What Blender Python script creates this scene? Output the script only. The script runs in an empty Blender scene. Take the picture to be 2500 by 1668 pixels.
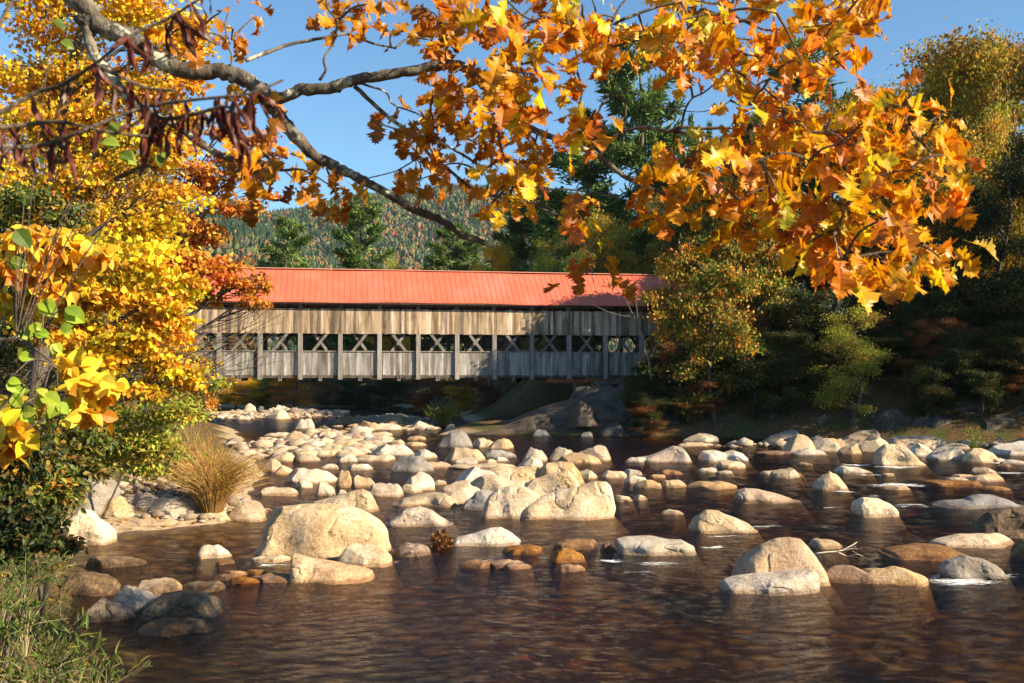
import bpy, math, random
import numpy as np
from mathutils import Vector, Matrix
S = bpy.context.scene
COL = S.collection
rng = np.random.default_rng(7)
random.seed(7)
R_ = math.radians

# ------------------------------------------------------------------ camera, sky, sun, exposure
F = 2500.0                      # focal length in photo pixels (36 mm lens)
HOR = 917.0                     # photo row of the horizon
CAMZ = 3.7
PITCH = math.atan((HOR-834)/F)
cd = bpy.data.cameras.new('camera'); cam = bpy.data.objects.new('camera', cd); COL.objects.link(cam)
cd.lens = 36; cd.sensor_width = 36; cd.clip_start = 0.1; cd.clip_end = 6000
cd.dof.use_dof = True; cd.dof.focus_distance = 45; cd.dof.aperture_fstop = 9
cam.location = (0, 0, CAMZ); cam.rotation_euler = (math.pi/2 + PITCH, 0, 0)
S.camera = cam
SUN_AZ = math.atan2(0.93, -0.37); SUN_EL = R_(27.5)
TOSUN = Vector((math.sin(SUN_AZ)*math.cos(SUN_EL), math.cos(SUN_AZ)*math.cos(SUN_EL), math.sin(SUN_EL)))
w = bpy.data.worlds.new('World'); S.world = w; w.use_nodes = True
sk = w.node_tree.nodes.new('ShaderNodeTexSky'); sk.sky_type = 'NISHITA'; sk.sun_disc = False
sk.sun_elevation = SUN_EL; sk.sun_rotation = SUN_AZ
sk.air_density = 1.0; sk.dust_density = 0.0; sk.ozone_density = 3.5; sk.altitude = 300
bg = w.node_tree.nodes['Background']; bg.inputs[1].default_value = 0.08
mx = w.node_tree.nodes.new('ShaderNodeMix'); mx.data_type = 'RGBA'; mx.blend_type = 'MULTIPLY'; mx.inputs[0].default_value = 1
mx.inputs[7].default_value = (.78, .97, 1.0, 1); w.node_tree.links.new(sk.outputs[0], mx.inputs[6]); w.node_tree.links.new(mx.outputs[2], bg.inputs[0])
sl = bpy.data.lights.new('sun', 'SUN'); sl.energy = 5.0; sl.angle = R_(0.5); sl.color = (1.0, 0.83, 0.60)
so = bpy.data.objects.new('sun', sl); COL.objects.link(so); so.location = (60, -60, 60)
so.rotation_euler = TOSUN.to_track_quat('Z', 'Y').to_euler()
S.view_settings.view_transform = 'Standard'; S.view_settings.look = 'None'
S.view_settings.exposure = 1.25; S.view_settings.gamma = 1
S.cycles.max_bounces = 6; S.cycles.diffuse_bounces = 3; S.cycles.glossy_bounces = 3
S.cycles.transparent_max_bounces = 8; S.cycles.transmission_bounces = 3
S.cycles.caustics_reflective = False; S.cycles.caustics_refractive = False

# ------------------------------------------------------------------ helpers
cp, sp = math.cos(PITCH), math.sin(PITCH)
def ray(px, py):
    a, b = (px-1250)/F, (834-py)/F
    return np.array([a, cp - b*sp, sp + b*cp])
def P(px, py, Y):               # world point seen at a photo pixel, at distance Y
    r = ray(px, py); return np.array([0, 0, CAMZ]) + r*(Y/r[1])
def W(px, py, z=0.0):           # world point on the water plane
    r = ray(px, py); return np.array([0, 0, CAMZ]) + r*((z-CAMZ)/r[2])
def px_x(px, Y): r = ray(px, HOR); return r[0]/r[1]*Y
def row(z, Y): a = (z-CAMZ)/Y; k = (a*cp-sp)/(cp+a*sp); return 834-F*k
def setp(o, label=None, cat=None, group=None, kind=None):
    if label: o['label'] = label
    if cat: o['category'] = cat
    if group: o['group'] = group
    if kind: o['kind'] = kind
    return o
def empty(name, loc, label, cat, group=None, rz=0):
    o = bpy.data.objects.new(name, None); COL.objects.link(o); o.location = loc; o.rotation_euler = (0, 0, rz)
    o.empty_display_size = .2
    return setp(o, label, cat, group)
def rnd(a, b, n=None): return rng.uniform(a, b, n)
def unit(v): return v/np.maximum(np.linalg.norm(v, axis=-1, keepdims=True), 1e-9)
class MB:                       # mesh builder
    def __init__(s): s.V = []; s.F = []; s.C = []; s.n = 0
    def add(s, V, Fs, col=None):
        V = np.asarray(V, float).reshape(-1, 3)
        for f in (Fs if isinstance(Fs, list) else [Fs]):
            f = np.asarray(f)
            if f.size: s.F.append(f + s.n)
        s.V.append(V); s.n += len(V)
        c = np.ones((len(V), 3)) if col is None else np.broadcast_to(np.asarray(col, float), (len(V), 3))
        s.C.append(c)
    def box(s, c, d, col=None, rz=0.0, mat=None):
        x, y, z = np.asarray(d)/2
        V = np.array([[i*x, j*y, k*z] for i in (-1, 1) for j in (-1, 1) for k in (-1, 1)])
        if mat is not None: V = V @ np.asarray(mat).T
        elif rz:
            ca, sa = math.cos(rz), math.sin(rz); V = V @ np.array([[ca, sa, 0], [-sa, ca, 0], [0, 0, 1]])
        Fq = np.array([[0,1,3,2],[4,6,7,5],[0,4,5,1],[2,3,7,6],[0,2,6,4],[1,5,7,3]])
        s.add(V+np.asarray(c), Fq, col)
    def beam(s, a, b, wd, th, up=(0, 0, 1), col=None):
        a, b = np.asarray(a, float), np.asarray(b, float); d = b-a; L = np.linalg.norm(d); d = d/L
        u = np.cross(np.asarray(up, float), d); u = u/np.linalg.norm(u); v = np.cross(d, u)
        s.box((a+b)/2, (L, wd, th), col, mat=np.stack([d, u, v], 1))
    def tube(s, pts, rad, k=6, col=None, cap=True):
        pts = np.asarray(pts, float); n = len(pts); rad = np.broadcast_to(np.asarray(rad, float), (n,))
        T = unit(np.gradient(pts, axis=0)); ref = np.array([0.31, 0.87, 0.38])
        U = unit(np.cross(T, ref)); Vv = np.cross(T, U)
        a = np.linspace(0, 2*np.pi, k, endpoint=False)
        ring = pts[:, None] + rad[:, None, None]*(np.cos(a)[None, :, None]*U[:, None] + np.sin(a)[None, :, None]*Vv[:, None])
        i = np.arange(n-1)[:, None]*k; j = np.arange(k)[None]; jn = (j+1) % k
        Q = np.stack([i+j, i+jn, i+k+jn, i+k+j], -1).reshape(-1, 4)
        fs = [Q]
        if cap and k > 2: fs += [np.arange(k)[None, ::-1], (np.arange(k)+(n-1)*k)[None]]
        s.add(ring.reshape(-1, 3), fs, col)
    def leaves(s, tmpl, pos, tip, nor, size, col):
        TV, TF = tmpl; k = len(TV); n = len(pos)
        if n == 0: return
        T = unit(tip); B = unit(np.cross(nor, T)); N = np.cross(T, B)
        size = np.broadcast_to(np.asarray(size, float), (n,))
        L = TV[None]*size[:, None, None]
        V = pos[:, None] + L[..., :1]*T[:, None] + L[..., 1:2]*B[:, None] + L[..., 2:]*N[:, None]
        off = (np.arange(n)*k)[:, None, None]
        fs = [(f[None]+off).reshape(-1, f.shape[1]) for f in TF]
        s.add(V.reshape(-1, 3), fs, np.repeat(col, k, 0))
    def build(s, name, mat, parent=None, smooth=False, loc=None, local=None):
        V = np.concatenate(s.V); C = np.concatenate(s.C)
        if local is not None: V = V - np.asarray(local, float)
        me = bpy.data.meshes.new(name)
        loops = np.concatenate([f.ravel() for f in s.F]).astype(np.int32)
        tot = np.concatenate([np.full(len(f), f.shape[1]) for f in s.F]).astype(np.int32)
        st = np.concatenate([[0], np.cumsum(tot)[:-1]]).astype(np.int32)
        me.vertices.add(len(V)); me.vertices.foreach_set('co', V.astype(np.float32).ravel())
        me.loops.add(len(loops)); me.loops.foreach_set('vertex_index', loops)
        me.polygons.add(len(tot)); me.polygons.foreach_set('loop_start', st); me.polygons.foreach_set('loop_total', tot)
        me.polygons.foreach_set('use_smooth', np.full(len(tot), smooth))
        ca = me.attributes.new('Col', 'FLOAT_COLOR', 'POINT')
        ca.data.foreach_set('color', np.concatenate([C, np.ones((len(C), 1))], 1).astype(np.float32).ravel())
        me.update(calc_edges=True)
        me.materials.append(mat)
        o = bpy.data.objects.new(name, me); COL.objects.link(o)
        if parent is not None: o.parent = parent
        if loc is not None: o.location = loc
        return o
def sines(p, seed, freq=1.0, octs=3, nper=6):     # smooth pseudo noise in about [-1,1]
    r = np.random.default_rng(seed); out = np.zeros(p.shape[:-1]); amp = 1; tot = 0
    for o in range(octs):
        for i in range(nper):
            d = r.normal(size=p.shape[-1]); d /= np.linalg.norm(d)
            out += amp*np.sin(p @ (d*freq*r.uniform(.7, 1.4)*2**o) + r.uniform(0, 6.28))
        tot += amp*nper**.5*1.2; amp *= .5
    return out/tot
def pal(n, cols, wts=None, jit=.16, seed=None):
    cols = np.array(cols, float); wts = None if wts is None else np.array(wts, float)/np.sum(wts)
    c = cols[rng.choice(len(cols), n, p=wts)]
    return np.clip(c*(1+rng.normal(0, jit, (n, 1)))*(1+rng.normal(0, .05, (n, 3))), .004, .95)
def smooth_pts(pts, n):         # Catmull-Rom through pts
    pts = np.asarray(pts, float); m = len(pts)
    if m < 3: return np.stack([pts[0]+(pts[-1]-pts[0])*t for t in np.linspace(0, 1, n)])
    q = np.concatenate([[2*pts[0]-pts[1]], pts, [2*pts[-1]-pts[-2]]])
    t = np.linspace(0, m-1-1e-6, n); i = t.astype(int); f = (t-i)[:, None]
    a, b, c, d = q[i], q[i+1], q[i+2], q[i+3]
    return .5*((2*b)+(c-a)*f+(2*a-5*b+4*c-d)*f**2+(3*b-a-3*c+d)*f**3)

# ------------------------------------------------------------------ materials
class NT:
    def __init__(s, name):
        s.m = bpy.data.materials.new(name); s.m.use_nodes = True; s.t = s.m.node_tree; s.t.nodes.clear()
        s.out = s.t.nodes.new('ShaderNodeOutputMaterial')
    def n(s, typ, inp=None, **kw):
        nd = s.t.nodes.new(typ)
        for k, v in kw.items(): setattr(nd, k, v)
        for k, v in (inp or {}).items():
            sock = nd.inputs[k]
            if isinstance(v, bpy.types.NodeSocket): s.t.links.new(v, sock)
            else: sock.default_value = v
        return nd
    def noise(s, vec, scale, detail=4, rough=.55, dist=0):
        return s.n('ShaderNodeTexNoise', {'Vector': vec, 'Scale': scale, 'Detail': detail, 'Roughness': rough, 'Distortion': dist}).outputs[0]
    def ramp(s, fac, stops):
        r = s.n('ShaderNodeValToRGB', {'Fac': fac}); e = r.color_ramp.elements
        while len(e) < len(stops): e.new(.5)
        for i, (p, c) in enumerate(stops): e[i].position = p; e[i].color = (*c, 1) if len(c) == 3 else c
        return r.outputs[0]
    def mix(s, f, a, b, mode='MIX'):
        m = s.n('ShaderNodeMix', data_type='RGBA', blend_type=mode)
        for i, v in ((0, f), (6, a), (7, b)):
            if isinstance(v, bpy.types.NodeSocket): s.t.links.new(v, m.inputs[i])
            else: m.inputs[i].default_value = v if i == 0 else (*v, 1)
        return m.outputs[2]
    def math(s, op, a, b=0.0, c=None):
        m = s.n('ShaderNodeMath', operation=op)
        for i, v in enumerate((a, b) if c is None else (a, b, c)):
            if isinstance(v, bpy.types.NodeSocket): s.t.links.new(v, m.inputs[i])
            else: m.inputs[i].default_value = v
        return m.outputs[0]
    def mr(s, v, a, b, c=0.0, d=1.0): return s.n('ShaderNodeMapRange', {0: v, 1: a, 2: b, 3: c, 4: d}).outputs[0]
    def mapping(s, vec, sc): return s.n('ShaderNodeMapping', {'Vector': vec, 'Scale': sc}).outputs[0]
    def bump(s, h, st, dist=.02): return s.n('ShaderNodeBump', {'Height': h, 'Strength': st, 'Distance': dist}).outputs[0]
    def col(s): return s.n('ShaderNodeAttribute', attribute_name='Col').outputs['Color']
    def obj(s): return s.n('ShaderNodeTexCoord').outputs['Object']
    def pos(s): return s.n('ShaderNodeNewGeometry').outputs['Position']
    def principled(s, base, rough=.8, normal=None, spec=.3):
        i = {'Base Color': base if isinstance(base, bpy.types.NodeSocket) else (*base, 1), 'Roughness': rough, 'Specular IOR Level': spec}
        if normal is not None: i['Normal'] = normal
        b = s.n('ShaderNodeBsdfPrincipled', i)
        s.t.links.new(b.outputs[0], s.out.inputs[0]); return s.m
    def end(s, sh): s.t.links.new(sh, s.out.inputs[0]); return s.m

def leaf_mat(name, trans=.4, vein=False, rough=.5, gl=.015):
    m = NT(name); c = m.col()
    if vein:
        nz = m.noise(m.obj(), 9, 3); c = m.mix(m.mr(nz, .45, .7), c, m.mix(1, c, (.62, .42, .25), 'MULTIPLY'))
        nz2 = m.noise(m.obj(), 60, 2); c = m.mix(m.mr(nz2, .62, .72), c, (.16, .06, .015))
    d = m.n('ShaderNodeBsdfDiffuse', {'Color': c}).outputs[0]
    t = m.n('ShaderNodeBsdfTranslucent', {'Color': m.mix(1, c, (1.0, .92, .7), 'MULTIPLY')}).outputs[0]
    a = m.n('ShaderNodeMixShader', {0: trans, 1: d, 2: t}).outputs[0]
    g = m.n('ShaderNodeBsdfGlossy', {'Color': (1, 1, 1, 1), 'Roughness': rough}).outputs[0]
    return m.end(m.n('ShaderNodeMixShader', {0: gl, 1: a, 2: g}).outputs[0])
M_LEAF = leaf_mat('leaf')
M_OAK = leaf_mat('oak_leaf', .48, True, .4, .02)
M_NEEDLE = leaf_mat('needles', .2)
def bark_mat(name, a, b, lichen=0.0, sc=14):
    m = NT(name); o = m.obj()
    n1 = m.noise(m.mapping(o, (1, 1, .45)), sc, 5, .65); n2 = m.noise(o, sc*.35, 3)
    c = m.ramp(n1, [(.3, a), (.7, b)])
    if lichen:
        n3 = m.noise(o, 5, 4, .7)
        c = m.mix(m.mr(n3, .60-.1*lichen, .66-.1*lichen), c, (.50, .50, .36))
        c = m.mix(m.mr(n2, .55, .62, 0, .5), c, (.30, .27, .20))
    return m.principled(c, .9, m.bump(m.math('ADD', n1, m.math('MULTIPLY', m.noise(o, sc*3, 4), .5)), .8, .02), .2)
M_BARK = bark_mat('bark', (.05, .038, .028), (.17, .14, .11))
M_OAKBARK = bark_mat('oak_bark', (.045, .036, .028), (.17, .14, .105), .7, 22)
M_PALEBARK = bark_mat('pale_bark', (.25, .22, .18), (.5, .46, .40))
M_GREYBARK = bark_mat('grey_bark', (.14, .12, .10), (.30, .27, .23))
M_TWIG = bark_mat('twig_bark', (.06, .045, .035), (.18, .14, .10), 0, 40)

def rock_mat(name, a, b, st, stain=.5, dark=0.0):
    m = NT(name); o = m.obj(); ri = m.n('ShaderNodeObjectInfo').outputs['Random']
    off = m.n('ShaderNodeVectorMath', {0: o, 1: m.n('ShaderNodeCombineXYZ', {0: m.math('MULTIPLY', ri, 37.0), 1: m.math('MULTIPLY', ri, 91.0)}).outputs[0]}, operation='ADD').outputs[0]
    big = m.noise(off, 1.3, 5, .6, .6); mid = m.noise(off, 5, 5, .65); fine = m.noise(off, 55, 3, .7)
    c = m.ramp(big, [(.36, tuple(x*.85 for x in b)), (.46, b), (.60, a)])
    c = m.mix(m.mr(mid, .50, .72, 0, stain), c, st)
    vein = m.noise(m.mapping(off, (1, 1, 2.6)), 2.4, 3, .5, 1.8)
    c = m.mix(m.mr(m.math('ABSOLUTE', m.math('SUBTRACT', vein, .5)), .0, .03, .75, 0), c, (.24, .14, .06))
    c = m.mix(.8, c, m.ramp(fine, [(.32, (.55, .52, .50)), (.5, (1, 1, 1)), (.72, (1.2, 1.17, 1.15))]), 'MULTIPLY')
    blk = m.noise(off, 11, 5, .75)
    c = m.mix(m.mr(blk, .60-.2*dark, .70-.2*dark, 0, .8), c, (.05, .04, .03))
    c = m.mix(1, c, m.col(), 'MULTIPLY')
    hue = m.n('ShaderNodeHueSaturation', {'Saturation': m.mr(ri, 0, 1, .7, 1.25), 'Value': m.mr(m.math('FRACT', m.math('MULTIPLY', ri, 7.3)), 0, 1, .78, 1.18), 'Color': c}).outputs[0]
    z = m.n('ShaderNodeSeparateXYZ', {0: m.pos()}).outputs[2]
    wet = m.mr(m.math('ADD', z, m.math('MULTIPLY', m.math('SUBTRACT', mid, .5), .12)), .04, .09, 1, 0)
    c = m.mix(m.math('MULTIPLY', wet, .7), hue, m.mix(1, hue, (.40, .27, .15), 'MULTIPLY'))
    bh = m.math('ADD', m.math('MULTIPLY', mid, 1.0), m.math('ADD', m.math('MULTIPLY', fine, .25), m.math('MULTIPLY', blk, .5)))
    b_ = m.n('ShaderNodeBsdfPrincipled', {'Base Color': c, 'Roughness': m.mr(wet, 0, 1, .85, .3), 'Specular IOR Level': .25, 'Normal': m.bump(bh, .9, .06)})
    return m.end(b_.outputs[0])
RM = {'t': rock_mat('tan_granite', (.64, .50, .335), (.54, .39, .23), (.52, .36, .18)),
      'c': rock_mat('cream_granite', (.70, .585, .43), (.60, .46, .30), (.56, .41, .23), .5),
      'p': rock_mat('pink_granite', (.60, .455, .31), (.50, .34, .20), (.60, .49, .34)),
      'g': rock_mat('grey_granite', (.34, .32, .29), (.25, .23, .20), (.42, .37, .29), .5),
      'w': rock_mat('white_granite', (.70, .61, .47), (.56, .46, .32), (.52, .42, .28), .5),
      'o': rock_mat('wet_orange_rock', (.34, .17, .06), (.22, .10, .035), (.48, .31, .14), .7, .2),
      'k': rock_mat('mossy_dark_rock', (.30, .20, .11), (.14, .095, .055), (.40, .28, .15), .7, .5),
      's': rock_mat('shade_darkened_rock', (.11, .10, .085), (.06, .054, .048), (.17, .14, .11), .6, .2)}  # rock colour lowered to stand in for deep shade

# ------------------------------------------------------------------ the ground, the river, the hills
SHORE = np.array([(-3.4,9.5),(-1.5,7.5),(1,6.2),(8,7.5),(13,9),(20,4),(45,-12),(130,-30),(130,30),(62,47),(42,52.5),(27,56.5),(18,60),(11,62),(4,63.5),
    (-4.8,64.5),(-4.2,70),(-3,80),(-5.5,98),(-7,112),(-12,119),(-40,121),(-70,134),(-76,122),(-37,111),(-27,91),(-19,70),(-12,48),(-9.2,38),(-8.3,32),
    (-6.6,27.5),(-7.2,25.8),(-9.6,24.2),(-9.0,21),(-8.0,18.6),(-6.4,15.2),(-5.0,12.6)])
def shore_dist(x, y):           # signed: positive on land
    p = np.stack([x, y], -1); d = np.full(x.shape, 1e9); ins = np.zeros(x.shape, bool)
    for i in range(len(SHORE)):
        a, b = SHORE[i], SHORE[(i+1) % len(SHORE)]; e = b-a; q = p-a
        t = np.clip((q @ e)/(e @ e), 0, 1); d = np.minimum(d, np.hypot(q[..., 0]-t*e[0], q[..., 1]-t*e[1]))
        c = ((a[1] > y) != (b[1] > y)) & (x < (b[0]-a[0])*(y-a[1])/(b[1]-a[1]+1e-12)+a[0]); ins ^= c
    return np.where(ins, -d, d)
BARS = [(-10.2, 55, 4.2, 11, .09), (-23, 96, 9, 11, .09), (-10.5, 82, 5, 10, .09), (19, 54, 11, 1.6, .03)]
def ground_z(x, y):
    x = np.asarray(x, float); y = np.asarray(y, float); d = shore_dist(x, y)
    right = np.clip((x+2)/6, 0, 1)*np.clip((y-45)/10, 0, 1)
    slope = .30+.45*right
    z = np.where(d < 0, -.16*np.clip(-d/.5, 0, 1)**.7-.50*np.clip((-d-.5)/4.0, 0, 1), np.minimum(slope*d, 2.2+1.4*np.clip((y-30)/30, 0, 1)+.05*np.maximum(d, 0)))
    near = np.clip((y-58)/3, 0, 1)*np.clip((84-y)/4, 0, 1)*np.clip((x+12)/3, 0, 1); z = np.where(near > 0, np.minimum(z, z*(1-near)+near*(.45+np.clip(x-6.5, 0, 9)*.42)), z)
    p = np.stack([x, y], -1)
    z = z + sines(p, 3, .9, 3)*np.clip(.06+.05*d, .05, .35)
    for (bx, by, rx, ry, h) in BARS: z = np.maximum(z, -.5+(.5+h)*np.clip(1.6*(1-((x-bx)/rx)**2-((y-by)/ry)**2), 0, 1)+.05*sines(p, 17, 2.5, 2))
    far = np.clip((np.hypot(x, y)-170)/300, 0, 1); return np.where(far > 0, z*(1-far)+far*8, z)
gx = np.sign(np.linspace(-1, 1, 281)); t = np.linspace(-1, 1, 281); gx = 45*t + np.sign(t)*np.abs(t)**5*3000
t = np.linspace(0, 1, 361); gy = -30 + 175*t + 3800*np.clip((t-.80)/.2, 0, 1)**3
GX, GY = np.meshgrid(gx, gy, indexing='ij'); GZ = ground_z(GX, GY)
def grid_faces(n, m):
    i = np.arange(n-1)[:, None]*m; j = np.arange(m-1)[None]
    return np.stack([i+j, i+m+j, i+m+j+1, i+j+1], -1).reshape(-1, 4)
m = NT('forest_floor'); p = m.pos(); n1 = m.noise(p, .7, 5); n2 = m.noise(p, 9, 4, .7); z = m.n('ShaderNodeSeparateXYZ', {0: p}).outputs[2]
land = m.ramp(n2, [(.3, (.035, .026, .016)), (.5, (.10, .065, .032)), (.62, (.20, .115, .04)), (.75, (.30, .20, .06))])
land = m.mix(m.mr(n1, .5, .6), land, m.ramp(n2, [(.3, (.03, .035, .012)), (.7, (.12, .12, .04))]))
sand = m.ramp(m.noise(p, 6, 5, .7), [(.3, (.20, .14, .08)), (.55, (.42, .32, .20)), (.75, (.55, .45, .32))])
vo = m.n('ShaderNodeTexVoronoi', {'Vector': p, 'Scale': 2.3, 'Randomness': 1.0}); vd = vo.outputs['Distance']
bed = m.mix(m.mr(vd, .1, .55), m.mix(.5, (.80, .54, .20), m.ramp(m.n('ShaderNodeSeparateColor', {0: vo.outputs['Color']}).outputs[0], [(.0, (.35, .32, .28)), (.6, (.8, .74, .62)), (1, (1, .95, .85))]), 'MULTIPLY'), (.16, .08, .03))
sx_ = m.n('ShaderNodeSeparateXYZ', {0: p}); bar = m.math('MULTIPLY', m.mr(sx_.outputs[0], -4, -1, 1, 0), m.mr(sx_.outputs[1], 20, 23, 0, 1)); up_ = m.mr(m.math('ADD', z, m.math('MULTIPLY', m.math('SUBTRACT', n1, .5), .35)), .22, .40, 0, 1)
c = m.mix(m.math('MULTIPLY', bar, m.math('SUBTRACT', 1.0, up_)), land, sand)
c = m.mix(m.mr(z, -.12, .0), bed, c)
m.principled(c, .95, m.bump(n2, .6, .05), .1)
b = MB(); b.add(np.stack([GX, GY, GZ], -1).reshape(-1, 3), grid_faces(*GX.shape))
setp(b.build('ground', m.m, smooth=True), 'brown forest floor and stony river bed', kind='structure')

# hills: a far ridge with a nearer shoulder at left
def hill_z(x, y):
    r1 = 262*np.exp(-((x+120)/480)**2)*np.exp(-((y-1500)/380)**2)
    r2 = 122*np.exp(-((x+290)/190)**2)*np.exp(-((y-860)/200)**2)
    r3 = 150*np.exp(-((x-520)/420)**2)*np.exp(-((y-1150)/300)**2)
    r4 = 170*np.exp(-((x+900)/420)**2)*np.exp(-((y-1300)/380)**2)
    p = np.stack([x, y], -1)
    return -1 + (r1+r2+r3+r4)*(1+.10*sines(p, 5, .012, 3)) + 5*sines(p, 9, .03, 2)
hx = np.linspace(-1900, 1900, 150); hy = np.linspace(330, 2300, 90); HX, HY = np.meshgrid(hx, hy, indexing='ij')
m = NT('hill_floor'); m.principled(m.ramp(m.noise(m.pos(), .05, 5), [(.3, (.02, .03, .012)), (.6, (.05, .05, .02)), (.8, (.14, .07, .02))]), .95, None, .1)
b = MB(); b.add(np.stack([HX, HY, hill_z(HX, HY)], -1).reshape(-1, 3), grid_faces(*HX.shape))
setp(b.build('hill', m.m, smooth=True), 'wooded mountain ridge beyond the bridge', kind='structure')
m = NT('far_foliage'); m.principled(m.col(), .9, None, .1); M_FAR = m.m
def far_forest():
    n = 42000; x = rnd(-700, 500, n*2); y = rnd(600, 1500, n*2)
    ok = np.abs(x/y+.08) < .42; x, y = x[ok][:n], y[ok][:n]; z = hill_z(x, y); n = len(x)
    patch = sines(np.stack([x, y], -1), 21, .02, 3); con = rng.random(n) < np.clip(.52+.6*patch, .12, .93)
    b = MB()
    a = np.linspace(0, 2*np.pi, 7, endpoint=False)
    V = [[0, 0, 1.0]]; Fs = []
    for (zt, zb, r) in ((1, .62, .11), (.78, .36, .16), (.5, .08, .20)):
        i0 = len(V); V.append([0, 0, zt])
        for k, q in enumerate(a): V.append([math.cos(q)*r*(1+.25*(k % 2)), math.sin(q)*r*(1+.25*(k % 2)), zb])
        for k in range(7): Fs.append([i0, i0+1+k, i0+1+(k+1) % 7])
    cone = np.array(V, float); cf = np.array(Fs)
    bm = bpy.data.meshes.new('tmp'); import bmesh; bb = bmesh.new(); bmesh.ops.create_icosphere(bb, subdivisions=2, radius=1)
    bs = np.array([v.co[:] for v in bb.verts]); bf = np.array([[v.index for v in f.verts] for f in bb.faces]); bb.free(); bpy.data.meshes.remove(bm)
    def put(V0, F0, idx, hs, wd, cols, jit):
        k = len(V0); m_ = len(idx); th = rnd(0, 6.28, m_); ca, sa = np.cos(th), np.sin(th)
        J = V0[None]*(1+rng.normal(0, jit, (m_, k, 1)))
        X = (J[..., 0]*ca[:, None]-J[..., 1]*sa[:, None])*wd[:, None]; Y = (J[..., 0]*sa[:, None]+J[..., 1]*ca[:, None])*wd[:, None]; Z = J[..., 2]*hs[:, None]
        Vv = np.stack([X+x[idx][:, None], Y+y[idx][:, None], Z+z[idx][:, None]], -1)
        b.add(Vv.reshape(-1, 3), (F0[None]+(np.arange(m_)*k)[:, None, None]).reshape(-1, 3), np.repeat(cols, k, 0)*rnd(.86, 1.14, (m_*k, 1)))
    ci = np.where(con)[0]; h = rnd(6, 11, len(ci))
    put(cone, cf, ci, h, h*.85, np.array([.032, .058, .028])*rnd(.75, 1.3, (len(ci), 1)), .10)
    di = np.where(~con)[0]; pal = np.array([(.22, .09, .04), (.27, .14, .05), (.10, .12, .04), (.16, .15, .05), (.13, .11, .07), (.08, .11, .04)])
    cl = pal[rng.choice(6, len(di), p=[.13, .15, .24, .16, .16, .16])]*rnd(.7, 1.3, (len(di), 1))
    h = rnd(2.4, 4.2, len(di)); z[di] += h*.7
    put(bs, bf, di, h, h*.62, cl, .22)
    setp(b.build('distant_forest', M_FAR), 'mixed green and orange forest covering the far mountainside', kind='stuff')
far_forest()

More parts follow.
